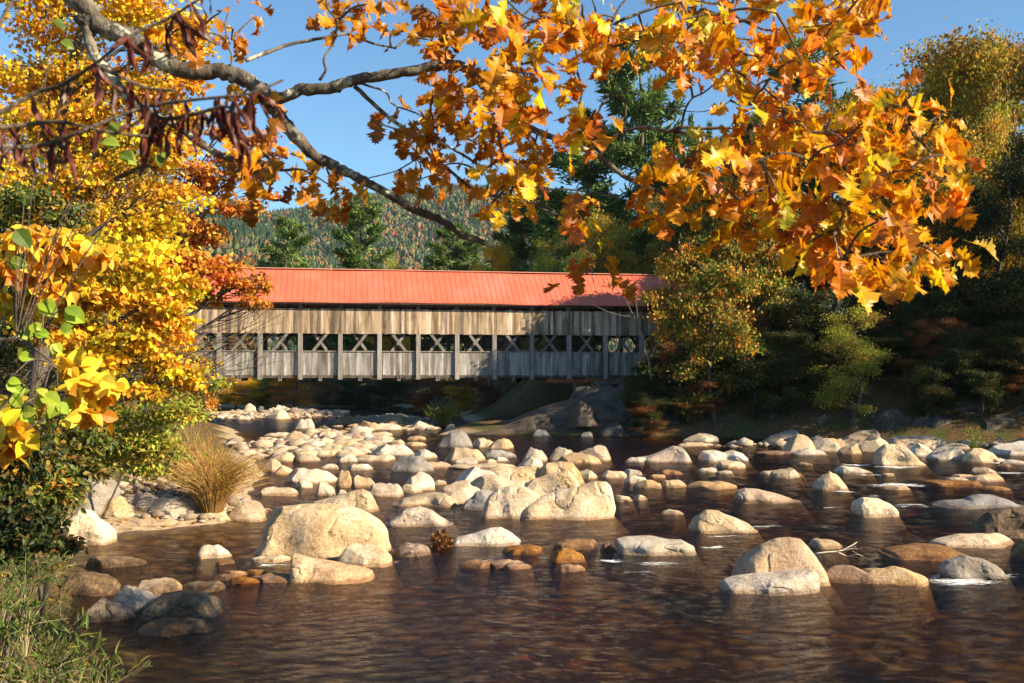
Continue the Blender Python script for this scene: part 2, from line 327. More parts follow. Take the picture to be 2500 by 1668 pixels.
# ------------------------------------------------------------------ rocks
WS = []                        # foam spots (x, y, radius, strength)
ROCKN = {'t': 'boulder', 'c': 'boulder', 'p': 'boulder', 'g': 'boulder', 'w': 'boulder', 'o': 'wet_rock', 'k': 'mossy_boulder', 's': 'bank_boulder'}
def rock(x0, x1, yt, yb, kind, colr, label, group=None, outline=None, ratio=None, zb=0.0, seed=None, cat=None, Y=None, name=None, deep=None):
    seed = int(x0*7+yb*13) if seed is None else seed
    r = np.random.default_rng(seed)
    if outline is None: x0, x1 = x0-.07*(x1-x0), x1+.07*(x1-x0)
    Yf = W((x0+x1)/2, yb, zb)[1] if Y is None else Y
    wd = (x1-x0)/F*Yf
    ratio = ratio or r.uniform(.55, .85)
    if deep: dep = deep
    else: dep = min(wd*ratio, 2.6)
    Yc = Yf + dep*.5
    NU, NV = (92, 44) if (x1-x0) > 110 else ((34, 16) if (x1-x0) > 45 else (22, 11))
    t = np.linspace(-1, 1, NU)
    if outline is not None:
        ox = np.array([o[0] for o in outline], float); oy = np.array([o[1] for o in outline], float)
        px = x0+(t+1)/2*(x1-x0); py = np.interp(px, ox, oy)
        zt = np.array([P(a, c, Yc)[2] for a, c in zip(px, py)])
        zt = np.maximum(zt, zb+.02)
    else:
        top = P((x0+x1)/2, yt, Yc)[2]-zb
        top = max(top, .06)
        sk = {'d': r.uniform(-.15, .15), 'l': -.42, 'r': .42, 'f': r.uniform(-.2, .2), 'p': r.uniform(-.2, .2)}[kind]
        u = np.where(t < sk, (t-sk)/(1+sk), (t-sk)/(1-sk)); au = np.abs(u)
        h = {'d': np.maximum(1-au**2.5, 0)**.72, 'l': 1-.52*au**1.5-.48*au**5, 'r': 1-.52*au**1.5-.48*au**5, 'f': np.maximum(1-au**4, 0)**.7, 'p': 1-.62*au**1.5-.38*au**5}[kind]
        h = h*(1+.07*np.sin(t*r.uniform(4, 8)+r.uniform(0, 6))+.035*np.sin(t*r.uniform(11, 17)+r.uniform(0, 6)))
        zt = zb+top*np.maximum(h, .0)/max(h.max(), .01)
    D = (np.maximum(1-np.abs(t)**(3.0 if outline is None else 7.0), 0))**.5*(.9+.1*np.sin(t*5+r.uniform(0, 6)))+.04
    th0 = r.uniform(.30, .48) if kind != 'f' else .2; th = np.linspace(th0, np.pi-th0, NV); pz = r.uniform(.75, 1.0) if kind != 'f' else .6
    sy = -np.sign(np.cos(th))*(np.abs(np.cos(th))/math.cos(th0))**(.85); sz = np.clip((np.sin(th)-math.sin(th0))/(1-math.sin(th0)), 0, 1)**pz
    lean = r.uniform(-.22, .12)
    Ys = D[:, None]*dep*.5*(sy[None]+lean*sz[None]); Zs = zb+(zt[:, None]-zb)*sz[None]
    Xs = np.repeat((t*wd/2)[:, None], NV, 1)
    Zlow = zb-.62
    Ys = np.concatenate([Ys[:, :1]*1.5-.2, Ys, Ys[:, -1:]*1.5+.2], 1); Zs = np.concatenate([np.full((NU, 1), Zlow), Zs, np.full((NU, 1), Zlow)], 1)
    Xs = np.concatenate([Xs[:, :1]*1.45, Xs, Xs[:, -1:]*1.45], 1)
    V = np.stack([Xs, Ys, Zs], -1); hgt = max(zt.max()-zb, .1)
    sc = 1.0/max(wd, .1)
    amp = np.clip((V[..., 2:]-zb)/(.25*hgt), .15, 1)
    nz = np.stack([sines(V, seed+i, 5.5*sc, 3) for i in range(3)], -1)
    V = V+nz*amp*np.array([.05*wd, .08*dep, .07*hgt])
    ridge = np.abs(sines(V, seed+9, 7*sc, 2)); V[..., 1] += (ridge*.10*dep)*amp[..., 0]
    cr = np.abs(sines(V*np.array([1, 1, 1.6]), seed+21, 9*sc, 3)); cut = np.clip(1-cr/.10, 0, 1)**.7*amp[..., 0]; V[..., 1] += cut*.016*wd; V[..., 2] -= cut*.012*hgt
    for k in range(r.integers(4, 8) if outline is None else 1):                       # flat broken faces
        n = np.array([r.normal(0, .7), -abs(r.normal(.5, .5)), r.uniform(.0, .9)]); n /= np.linalg.norm(n)
        dd = (V-np.array([0, 0, zb])) @ n; lim = dd.max()*(r.uniform(.62, .9) if outline is None else r.uniform(.9, .96))
        V = V-np.maximum(dd-lim, 0)[..., None]*n*.93
    if outline is None:                                     # keep the height
        zz = V[..., 2].max()-zb; f_ = hgt/max(zz, .05); V[..., 2] = np.where(V[..., 2] > zb, zb+(V[..., 2]-zb)*min(f_, 1.5), V[..., 2])
    n_, m_ = V.shape[:2]
    b = MB(); fs = [grid_faces(n_, m_), (np.arange(m_))[None], (np.arange(m_)+(n_-1)*m_)[None, ::-1]]
    b.add(V.reshape(-1, 3), fs)
    X0 = (x0+x1)/2; loc = np.array([ray(X0, HOR)[0]/ray(X0, HOR)[1]*Yc, Yc, 0])
    o = b.build(name or ROCKN[colr], RM[colr], smooth=True, loc=loc)
    o.data.set_sharp_from_angle(angle=R_(24))
    if zb == 0 and Yf < 60: WS.append((loc[0], Yf, wd, dep))
    return setp(o, label, cat or ('boulder' if (x1-x0) > 60 else 'rock'), group)

NEAR = [  # x0, x1, ytop, ybase, shape, colour, label, outline
 (1778,2017,1313,1432,'d','p','big rounded pinkish boulder with a dark hollow, behind the thin slab',[(1778,1420),(1790,1392),(1808,1362),(1845,1333),(1890,1318),(1925,1313),(1946,1316),(1965,1334),(1988,1362),(2003,1387),(2012,1412),(2017,1432)]),
 (1751,1995,1388,1453,'f','c','long thin pale slab leaning in front of the hollowed pinkish boulder',[(1751,1427),(1758,1420),(1800,1411),(1890,1403),(1935,1392),(1975,1387),(1988,1396),(1994,1430),(1995,1453)]),
 (2013,2150,1380,1427,'l','o','half wet brown rock with a pale crest beside the pinkish boulder',None),
 (2088,2246,1382,1437,'d','t','smooth tan dome between the half wet brown rock and the grey boulder',None),
 (2289,2450,1355,1417,'l','g','dark grey rounded boulder with a white patch and foam at its foot',[(2289,1385),(2310,1368),(2345,1355),(2385,1363),(2420,1377),(2440,1398),(2450,1417)]),
 (2146,2354,1334,1369,'f','o','long low rock, brown wet half and pale dry half, behind the grey boulder',[(2146,1360),(2165,1345),(2200,1337),(2260,1334),(2310,1337),(2340,1346),(2354,1366)]),
 (1969,2060,1314,1343,'l','t','small pale wedge behind the bleached driftwood branch',None),
 (2368,2530,1238,1313,'r','k','large brown mossy boulder cut by the right edge below the long grey slab',[(2368,1290),(2385,1270),(2410,1250),(2450,1240),(2490,1238),(2530,1250)]),
 (2279,2484,1303,1342,'r','t','flat golden rock with a dark broken edge under the mossy boulder',None),
 (2466,2540,1310,1372,'d','k','dark brown rock at the right edge below the golden flat rock',None),
 (2272,2500,1204,1243,'r','g','long grey slab with a notch on its back above the mossy boulder',[(2272,1238),(2300,1225),(2350,1219),(2362,1213),(2385,1206),(2420,1206),(2455,1217),(2500,1240)]),
 (2078,2187,1216,1262,'d','w','white rounded block with a brown stripe standing alone in dark water',[(2078,1240),(2083,1224),(2105,1216),(2140,1217),(2165,1228),(2183,1246),(2187,1262)]),
 (1680,1848,1246,1304,'l','c','pale wedge boulder with a dark left face in the middle of the rapids',[(1680,1290),(1695,1262),(1722,1247),(1752,1248),(1790,1264),(1830,1280),(1848,1298)]),
 (1617,1664,1243,1257,'l','c','small pale stone just upstream of the dark faced wedge',None),
 (1985,2065,1152,1199,'d','t','round tan ball shaped boulder with blue water at its left side',None),
 (1791,1950,1190,1229,'l','p','long brown log shaped rock tapering to the right',[(1791,1215),(1795,1198),(1815,1191),(1850,1194),(1890,1203),(1920,1214),(1950,1226)]),
 (1882,1950,1143,1168,'f','w','small blocky white rock upstream of the tan ball',None),
 (2038,2122,1138,1157,'l','w','low white rock with a brown tip upstream of the white block',None),
 (2132,2257,1082,1139,'p','c','big blocky cream boulder with a dark left face in front of the right row',[(2132,1128),(2136,1100),(2155,1084),(2185,1083),(2205,1088),(2225,1106),(2245,1124),(2257,1137)]),
 (1705,1825,1097,1128,'f','c','two humped pale rock right of the lone tan wedge',[(1705,1118),(1712,1101),(1735,1098),(1760,1104),(1785,1098),(1805,1105),(1825,1127)]),
 (1742,1813,1125,1143,'d','c','low yellowish stone tucked under the two humped rock',None),
 (1700,1748,1141,1154,'r','w','tiny white stone left below the two humped rock',None),
 (1552,1687,1087,1130,'r','p','lone tan wedge with a knob on its peak',[(1552,1122),(1580,1115),(1615,1100),(1640,1088),(1662,1090),(1675,1108),(1687,1130)]),
 (1529,1585,1116,1130,'d','c','low pale stone at the left foot of the lone tan wedge',None),
 (1671,1750,1058,1080,'r','w','flat white rock under the dark right bank, nearest the bridge',None),
 (1655,1727,1080,1092,'d','t','thin tan rock just below the flat white rock',None),
 (1860,1950,1047,1085,'r','g','dark faced rock with a pale top at the left end of the right row',[(1860,1078),(1885,1065),(1910,1053),(1932,1047),(1945,1053),(1950,1075)]),
 (1910,1986,1060,1107,'d','c','tall tan egg shaped boulder at the left end of the right row',None),
 (1978,2046,1070,1103,'l','w','greyish white boulder right of the tan egg',None),
 (2044,2158,1048,1092,'r','p','large pink shouldered boulder in the right row',[(2044,1080),(2070,1064),(2100,1053),(2135,1048),(2148,1058),(2158,1085)]),
 (2090,2169,1068,1105,'r','w','white streaked boulder leaning on the pink shouldered boulder',None),
 (2167,2303,1062,1096,'f','p','long flat topped tan boulder behind the blocky cream boulder',None),
 (2217,2274,1081,1115,'d','w','round white boulder right of the blocky cream boulder',None),
 (2266,2356,1090,1125,'d','w','low oval white boulder left of the small green riverside plant',None),
 (2351,2433,1095,1130,'p','c','pointed cream boulder below the small green riverside plant',None),
 (2416,2540,1077,1113,'f','w','long white boulder cut by the right edge of the row',None),
 (1937,2011,1094,1113,'d','c','low cream stone in front of the tan egg boulder',None),
 (2044,2102,1081,1109,'r','t','small tan stone squeezed between the greyish boulder and the white streaked one',None),
 (2006,2061,1070,1096,'d','p','pink stone peeping out behind the greyish white boulder',None),
 (2443,2500,1122,1135,'d','w','flat white stone at the right edge below the row',None),
 (2420,2458,1118,1130,'d','t','tiny tan stone right of the pointed cream boulder',None),
 (2349,2452,1156,1178,'r','p','brown wedge shaped rock below the right end of the row',None),
 (2259,2386,1173,1190,'f','o','long flat wet brown rock awash in the rapids',None),
 (1680,1789,1176,1195,'f','p','pair shaped low tan rock left of the log shaped rock',None),
 (1611,1670,1172,1191,'d','c','small cream stone with a white cap left of the pair shaped rock',None),
 (1849,1938,1101,1111,'f','o','thin orange rock awash upstream of the right row',None),
 (2289,2363,1081,1098,'f','t','flat tan stone behind the small green riverside plant',None),
 # centre
 (1268,1424,1150,1222,'r','c','golden stained block behind the great grey fronted boulder',[(1268,1195),(1300,1168),(1350,1153),(1385,1151),(1400,1162),(1424,1200)]),
 (1313,1430,1124,1185,'d','p','brown backed dome at the top of the central pile',[(1313,1150),(1330,1131),(1370,1125),(1400,1130),(1420,1155),(1430,1185)]),
 (1165,1330,1137,1185,'f','c','cream flat topped block at the back of the central pile',None),
 (1140,1310,1158,1222,'l','w','whitish peaked boulder on the left of the central pile',None),
 (1105,1215,1140,1187,'d','c','cracked cream boulder behind the left of the central pile',None),
 (1080,1185,1174,1236,'l','t','golden boulder at the left foot of the central pile',None),
 (1130,1235,1196,1245,'r','g','grey boulder with a dark left side wedged in the central pile',None),
 (1171,1325,1182,1267,'d','t','round golden boulder in front of the central pile, left of the grey fronted one',[(1171,1262),(1175,1235),(1190,1210),(1215,1190),(1250,1183),(1285,1188),(1310,1205),(1325,1225)]),
 (1265,1501,1171,1270,'r','c','great grey fronted boulder, largest of the central pile',[(1265,1262),(1285,1238),(1312,1216),(1357,1195),(1417,1183),(1448,1173),(1474,1173),(1484,1184),(1492,1216),(1501,1268)]),
 (958,1127,1199,1238,'f','c','long flat cream slab with a notch left of the central pile',[(958,1232),(980,1217),(1000,1213),(1040,1203),(1085,1201),(1110,1210),(1127,1234)]),
 (938,1109,1237,1287,'r','c','pale smooth mound right of the giant boulder',[(938,1285),(960,1262),(985,1242),(1025,1237),(1055,1246),(1085,1268),(1109,1287)]),
 (1099,1271,1287,1336,'r','w','greyish white slab sloping left, beside the tuft of dead leaves',[(1099,1330),(1120,1312),(1160,1302),(1200,1290),(1222,1288),(1245,1300),(1271,1322)]),
 (1232,1332,1330,1354,'d','o','dark orange speckled wet rock in the near rapids',None),
 (1334,1424,1337,1376,'d','o','rounded orange rock glistening in the near rapids',None),
 (1356,1463,1316,1344,'f','o','long orange red rock at the head of the near rapids',None),
 (1497,1696,1311,1358,'f','w','long flat whitish slab in the middle of the near rapids',[(1497,1345),(1503,1316),(1530,1311),(1590,1312),(1630,1318),(1665,1318),(1690,1332),(1696,1352)]),
 (1465,1500,1326,1346,'d','o','small orange stone touching the left end of the whitish slab',None),
 (1360,1424,1378,1395,'d','o','small submerged orange stone below the rounded orange rock',None),
 (1343,1400,1091,1128,'d','t','round tan boulder left of the knobbed orange peak',None),
 (1405,1489,1087,1127,'r','p','knobbed orange peak at the top of the central rocks',None),
 (1366,1463,1106,1134,'d','t','flat tan rock below the knobbed orange peak',None),
 (1265,1323,1115,1142,'d','w','round speckled rock left of the brown backed dome',None),
 (1280,1335,1092,1127,'l','c','pale rock with a small tan point',None),
 (1179,1257,1098,1119,'l','g','flat grey stone in mid river',None),
 (1089,1183,1092,1128,'d','p','wide orange tan boulder in mid river',None),
 (1107,1168,1117,1136,'d','c','small cream stone in front of the wide orange tan boulder',None),
 (1182,1214,1121,1133,'d','w','tiny white pebble in mid river',None),
 (1208,1242,1115,1128,'d','t','tiny tan stone right of the white pebble',None),
 (1067,1160,1050,1093,'p','g','grey and white peaked boulder on the river bend near the bridge',[(1067,1088),(1080,1068),(1100,1056),(1125,1051),(1138,1061),(1150,1080),(1160,1092)]),
 (1186,1254,1070,1097,'r','t','orange stone with a dark shoulder right of the grey and white peak',None),
 (1155,1210,1069,1093,'l','w','pale block joined to the left of the orange stone',None),
 (1101,1257,1132,1146,'f','t','long flat tan ledge in mid river behind the cracked boulder',None),
 (1030,1099,1127,1145,'d','p','low orange stone left of the long flat tan ledge',None),
 (961,1056,1111,1153,'l','g','grey wedge with a tan foot in mid river',None),
 (1411,1461,1146,1170,'l','w','white sliver of rock right of the brown backed dome',None),
 (1460,1528,1149,1169,'d','c','pale oval stone right of the white sliver',None),
 (1517,1567,1145,1163,'d','g','small dark stone with a white top',None),
 (1527,1585,1161,1182,'l','c','cream stone behind the smooth yellow oval',None),
 (1548,1616,1171,1193,'d','t','smooth yellow oval stone in mid river',None),
 (1494,1546,1208,1226,'l','t','low golden stone right of the great grey fronted boulder',None),
 (1542,1580,1208,1222,'d','t','small mossy golden stone farther right of the great boulder',None),
 # giant boulder group
 (624,966,1231,1368,'d','c','giant cream boulder, largest rock of the river',[(624,1355),(625,1328),(636,1300),(648,1275),(661,1252),(678,1236),(740,1232),(800,1234),(860,1241),(900,1256),(930,1272),(955,1295),(965,1315),(963,1366)]),
 (765,928,1191,1252,'r','c','cream peaked boulder directly behind the giant boulder',[(765,1230),(820,1212),(855,1197),(885,1191),(905,1200),(922,1222),(928,1245)]),
 (832,952,1328,1387,'d','c','round cream boulder resting at the right foot of the giant boulder',None),
 (703,918,1354,1428,'l','p','jagged flat slab with a black left face in front of the giant boulder',[(703,1372),(712,1356),(745,1360),(800,1371),(860,1384),(905,1396),(918,1408)]),
 (487,565,1330,1364,'d','w','small white dome left of the giant boulder',None),
 (610,728,1408,1428,'f','o','long wet orange rock left of the jagged slab',None),
 (725,755,1408,1426,'d','w','small pale stone touching the black face of the jagged slab',None),
 (965,1049,1327,1360,'d','k','brown wet rock right of the giant boulder',None),
 (620,706,1362,1377,'f','w','thin grey white ledge awash at the foot of the giant boulder',None),
 (470,548,1422,1443,'d','k','dark wet rock just breaking the water left of the orange rock',None),
 # bottom left cluster
 (159,286,1400,1458,'d','k','dark shaded boulder at the upper left of the dappled group',None),
 (337,442,1415,1456,'f','p','pinkish boulder at the back of the dappled group',None),
 (189,328,1460,1518,'l','k','dark low rock at the left of the dappled group',None),
 (274,390,1429,1497,'d','t','pale golden egg in the middle of the dappled group',None),
 (355,553,1446,1515,'d','k','large speckled brown boulder at the right of the dappled group',[(355,1505),(365,1475),(390,1456),(430,1447),(480,1448),(520,1460),(545,1485),(553,1508)]),
 (353,518,1510,1555,'d','k','streaked dark and pale rock at the front of the dappled group',None),
 (442,547,1423,1447,'r','k','low dark rock behind the large speckled boulder',None),
 (215,352,1357,1384,'f','k','flat mottled rock at the water edge below the two tone boulder',None),
 (162,284,1238,1333,'d','w','two tone boulder, black top and white base, under the left bushes',[(162,1290),(175,1262),(205,1242),(230,1247),(262,1275),(280,1305),(284,1330)]),
]
for (x0, x1, yt, yb, k, c, lab, ol) in NEAR: rock(x0, x1, yt, yb, k, c, lab, outline=ol)
BANK = [  # rocks on the left bank by the red brown willow, resting on land
 (237,330,1211,1272,'d','p','pinkish rounded rock on the left bank beside the two tone boulder',.15),
 (320,392,1203,1232,'d','p','small pinkish rock behind the flat bank ledge',.45),
 (369,485,1214,1262,'f','c','cream flat rock on the bank left of the red brown willow',.2),
 (263,434,1265,1293,'f','t','low tan ledge at the water edge below the cream flat rock',.0),
 (436,568,1246,1279,'f','c','pale ledge under the red brown willow',.0),
 (565,645,1222,1264,'r','t','overhanging tan rock at the right foot of the red brown willow',.1),
 (174,288,1150,1215,'d','g','grey rounded rock half hidden under the left bushes',.7)]
for (x0, x1, yt, yb, k, c, lab, zb) in BANK: rock(x0, x1, yt, yb, k, c, lab, zb=zb)
GB = 'stones of the gravel bar between the willow and the far bend'
BAR = [
 (654,720,1104,1128,'r','t','flat tan stone at the willow edge of the gravel bar'),(714,780,1107,1128,'d','p','pinkish low stone second from the willow on the gravel bar'),
 (818,871,1108,1129,'d','w','round white stone at the front of the gravel bar'),(869,965,1110,1128,'f','c','long cream stone at the front of the gravel bar'),
 (914,1011,1084,1114,'d','c','big cream stone at the right end of the gravel bar'),(839,918,1054,1080,'d','p','pinkish humped stone at the back of the gravel bar'),
 (769,825,1051,1078,'l','t','tan stone with a ridge at the back of the gravel bar'),(693,755,1052,1081,'l','t','tan rounded stone at the far left back of the gravel bar'),
 (740,830,1068,1097,'d','c','broad cream stone in the middle of the gravel bar'),(952,989,1073,1086,'d','t','small tan stone near the right end of the gravel bar'),
 (988,1040,1079,1090,'d','p','low pink stone right of the gravel bar'),(1012,1065,1096,1120,'l','w','white wedge stone right of the gravel bar'),
 (997,1041,1064,1075,'d','p','thin pink stone in the water above the gravel bar'),(881,930,1069,1086,'l','g','grey faceted stone on the gravel bar'),
 (738,773,1094,1113,'d','w','small whitish stone inside the gravel bar'),(684,740,1079,1099,'f','c','flat cream stone at the left of the gravel bar'),
 (851,909,1133,1148,'d','c','cream dome standing in the still water below the gravel bar'),(783,825,1132,1145,'d','t','little tan stone in the still water below the gravel bar'),
 (702,822,1142,1182,'l','p','wide pinkish boulder right of the red brown willow'),(822,864,1148,1191,'d','p','upright brownish boulder beside the wide pinkish boulder'),
 (861,918,1160,1191,'l','t','tan sloping boulder right of the upright brownish one'),(896,982,1179,1214,'f','p','flat pinkish boulder above the cream peak'),
 (768,825,1176,1211,'l','c','brown and white boulder below the wide pinkish boulder'),(721,763,1173,1193,'d','w','round white stone below the wide pinkish boulder'),
 (640,724,1189,1212,'f','c','low pale slab at the right edge of the willow'),(988,1058,1152,1197,'r','c','pale boulder with a grey foot left of the central pile'),
 (981,1028,1182,1203,'d','w','white stone at the foot of the pale grey footed boulder'),(1057,1090,1172,1184,'d','w','thin white stone right of the pale grey footed boulder'),
 (963,1028,1130,1152,'p','t','orange tent shaped stone in front of the grey wedge'),(648,692,1122,1152,'d','p','pinkish round stone against the willow'),
 (664,724,1136,1160,'d','p','reddish stone right of the willow'),(905,960,1061,1076,'d','t','tan stone in the water at the back of the bar'),
 (827,850,1195,1212,'d','w','small white stone right of the brown and white boulder'),(1018,1045,1240,1249,'d','p','little pink stone between the cream slab and the pale mound')]
for (x0, x1, yt, yb, k, c, lab) in BAR: rock(x0, x1, yt, yb, k, c, lab, GB)
FB = 'stones of the far bar under the bridge'
FAR = [
 (596,624,985,1004,'d','w','whitish upright rock, left tall one under the bridge'),(671,706,988,1007,'l','w','pale peaked rock, largest on the far bar under the bridge'),
 (631,645,991,1002,'d','w','small white rock between the two tall far rocks'),(455,488,993,1022,'r','c','cream rock at the left end of the far bar'),
 (488,530,1008,1028,'f','c','flat cream rock near the left end of the far bar'),(649,704,1000,1024,'d','c','broad cream rock in front of the pale peaked rock'),
 (704,731,995,1009,'d','t','tan rock right of the pale peaked rock'),(806,826,1019,1029,'l','p','small pink rock on the middle far bar'),
 (818,870,1015,1036,'r','t','tan wedge on the middle far bar'),(931,990,1016,1041,'d','p','broad pinkish rock on the middle far bar'),
 (872,931,1027,1051,'l','t','tan rock in front of the pinkish one on the middle far bar'),(717,766,1022,1048,'r','c','cream rock in the dark water left of the middle far bar'),
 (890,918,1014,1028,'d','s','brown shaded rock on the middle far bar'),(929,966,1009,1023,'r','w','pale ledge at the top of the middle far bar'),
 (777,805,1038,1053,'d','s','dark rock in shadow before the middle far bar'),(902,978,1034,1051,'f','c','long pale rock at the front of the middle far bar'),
 (1000,1050,1028,1048,'d','w','white stones beside the green bush'),(1085,1112,1036,1050,'d','w','pale stone right of the green bush')]
for (x0, x1, yt, yb, k, c, lab) in FAR: rock(x0, x1, yt, yb, k, c, lab, FB)
def scatter(n, reg, label, grp, szr, cols, seed):
    r = np.random.default_rng(seed); k = 0
    while k < n:
        i = r.integers(len(reg)); (xa, ya, xb, yb_) = reg[i]
        x, y = r.uniform(xa, xb), r.uniform(ya, yb_); s = r.uniform(*szr)*(y-880)/150
        rock(x-s/2, x+s/2, y-s*r.uniform(*((.14, .28) if 'awash' in label else (.15, .30))), y, 'dlfrfd'[r.integers(6)], cols[r.integers(len(cols))], label, grp, seed=int(r.integers(1e6)), cat='stone'); k += 1
scatter(64, [(500,1003,730,1012),(520,1012,700,1024),(735,1003,850,1010),(480,1015,640,1032)], 'small pale stone on the far bar below the bridge trusses', 'small stones on the far bar', (18, 36), 'cwtp', 5)
scatter(46, [(800,1034,1010,1052),(1000,1036,1060,1050)], 'small tan stone packed on the middle far bar', 'small stones on the middle far bar', (18, 36), 'ctpw', 6)
scatter(70, [(640,1062,960,1112),(690,1085,900,1118)], 'small pale stone packed between the stones of the gravel bar', 'small stones of the gravel bar', (26, 52), 'ctpw', 7)
scatter(12, [(1960,1062,2480,1100)], 'small pale stone at the back of the right row', 'small stones of the right row', (14, 30), 'cwt', 8)
scatter(14, [(1500,1130,1980,1180),(2160,1140,2480,1200)], 'small stone awash in the right rapids', 'small stones awash in the right rapids', (16, 34), 'pto', 9)
scatter(10, [(1120,1350,1330,1400),(520,1370,640,1440),(1180,1120,1450,1160)], 'small wet orange stone awash in the near river', 'small wet orange stones', (14, 26), 'o', 10)
scatter(8, [(440,1085,640,1120)], 'small stone on the bank behind the willow', 'small stones behind the willow', (22, 40), 'cp', 11)
def gravel():
    b = MB(); import bmesh
    bb = bmesh.new(); bmesh.ops.create_icosphere(bb, subdivisions=1, radius=1); V0 = np.array([v.co[:] for v in bb.verts]); F0 = np.array([[v.index for v in f.verts] for f in bb.faces]); bb.free()
    for (bx, by, rx, ry, h), n in zip(BARS+[(-8.6, 27.6, 2.2, 2.4, .1)], (900, 1200, 600, 400, 420)):
        a = rnd(0, 6.28, n); q = np.sqrt(rng.random(n))*.95; x = bx+rx*q*np.cos(a); y = by+ry*q*np.sin(a); z = ground_z(x, y); s = rng.gamma(2.2, .06, n)+.05; s = s*(.45 if by < 30 else 1)
        Vv = V0[None]*(1+rng.normal(0, .14, (n, len(V0), 1)))*np.stack([s*rnd(.9, 1.5, n), s*rnd(.8, 1.2, n), s*rnd(.45, .8, n)], -1)[:, None]+np.stack([x, y, z+s*.25], -1)[:, None]
        b.add(Vv.reshape(-1, 3), (F0[None]+(np.arange(n)*len(V0))[:, None, None]).reshape(-1, 3), np.repeat(pal(n, [(1,1,1),(.8,.72,.62),(.62,.56,.52),(.9,.75,.6)], None, .18), len(V0), 0))
    setp(b.build('gravel', RM['c'], smooth=True), 'loose pale gravel and cobbles filling the river bars', kind='stuff')
gravel()
# right bank: ledge and boulders in the shade
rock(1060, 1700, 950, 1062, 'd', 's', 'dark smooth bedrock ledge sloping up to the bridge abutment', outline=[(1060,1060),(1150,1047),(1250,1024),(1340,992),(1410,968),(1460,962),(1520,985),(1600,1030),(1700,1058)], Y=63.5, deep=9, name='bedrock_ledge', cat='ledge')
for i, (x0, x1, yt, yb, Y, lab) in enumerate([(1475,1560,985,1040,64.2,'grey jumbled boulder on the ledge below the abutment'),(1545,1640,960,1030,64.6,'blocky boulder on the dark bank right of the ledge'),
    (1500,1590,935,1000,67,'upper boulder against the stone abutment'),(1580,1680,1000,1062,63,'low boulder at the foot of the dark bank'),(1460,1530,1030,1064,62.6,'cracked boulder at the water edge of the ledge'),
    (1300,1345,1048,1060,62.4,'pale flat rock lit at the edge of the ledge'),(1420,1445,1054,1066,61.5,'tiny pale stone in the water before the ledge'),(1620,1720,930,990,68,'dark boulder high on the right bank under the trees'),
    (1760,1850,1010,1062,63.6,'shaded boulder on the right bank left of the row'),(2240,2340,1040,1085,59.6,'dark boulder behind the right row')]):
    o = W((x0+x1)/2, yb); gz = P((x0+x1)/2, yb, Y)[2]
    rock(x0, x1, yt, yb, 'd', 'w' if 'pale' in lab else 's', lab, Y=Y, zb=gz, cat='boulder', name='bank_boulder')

rs = np.random.default_rng(78)
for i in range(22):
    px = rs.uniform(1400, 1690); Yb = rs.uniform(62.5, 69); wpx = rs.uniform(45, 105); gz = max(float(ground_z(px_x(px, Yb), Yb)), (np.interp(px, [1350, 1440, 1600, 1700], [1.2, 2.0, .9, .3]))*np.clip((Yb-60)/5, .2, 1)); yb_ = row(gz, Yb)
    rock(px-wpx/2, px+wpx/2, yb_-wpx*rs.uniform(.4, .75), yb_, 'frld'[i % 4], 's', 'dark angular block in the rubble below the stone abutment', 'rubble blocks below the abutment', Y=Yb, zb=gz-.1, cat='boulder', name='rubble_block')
rs = np.random.default_rng(77)
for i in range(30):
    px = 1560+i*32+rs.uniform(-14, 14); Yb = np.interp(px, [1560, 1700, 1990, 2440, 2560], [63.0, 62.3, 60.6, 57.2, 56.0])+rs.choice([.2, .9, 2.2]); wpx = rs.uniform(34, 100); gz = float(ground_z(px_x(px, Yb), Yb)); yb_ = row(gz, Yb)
    rock(px-wpx/2, px+wpx/2, yb_-wpx*rs.uniform(.28, .6), yb_, 'dlrf'[i % 4], 's', 'shaded boulder lining the foot of the dark right bank', 'shaded boulders at the foot of the right bank', Y=Yb, zb=gz-.05, cat='boulder', name='bank_boulder')

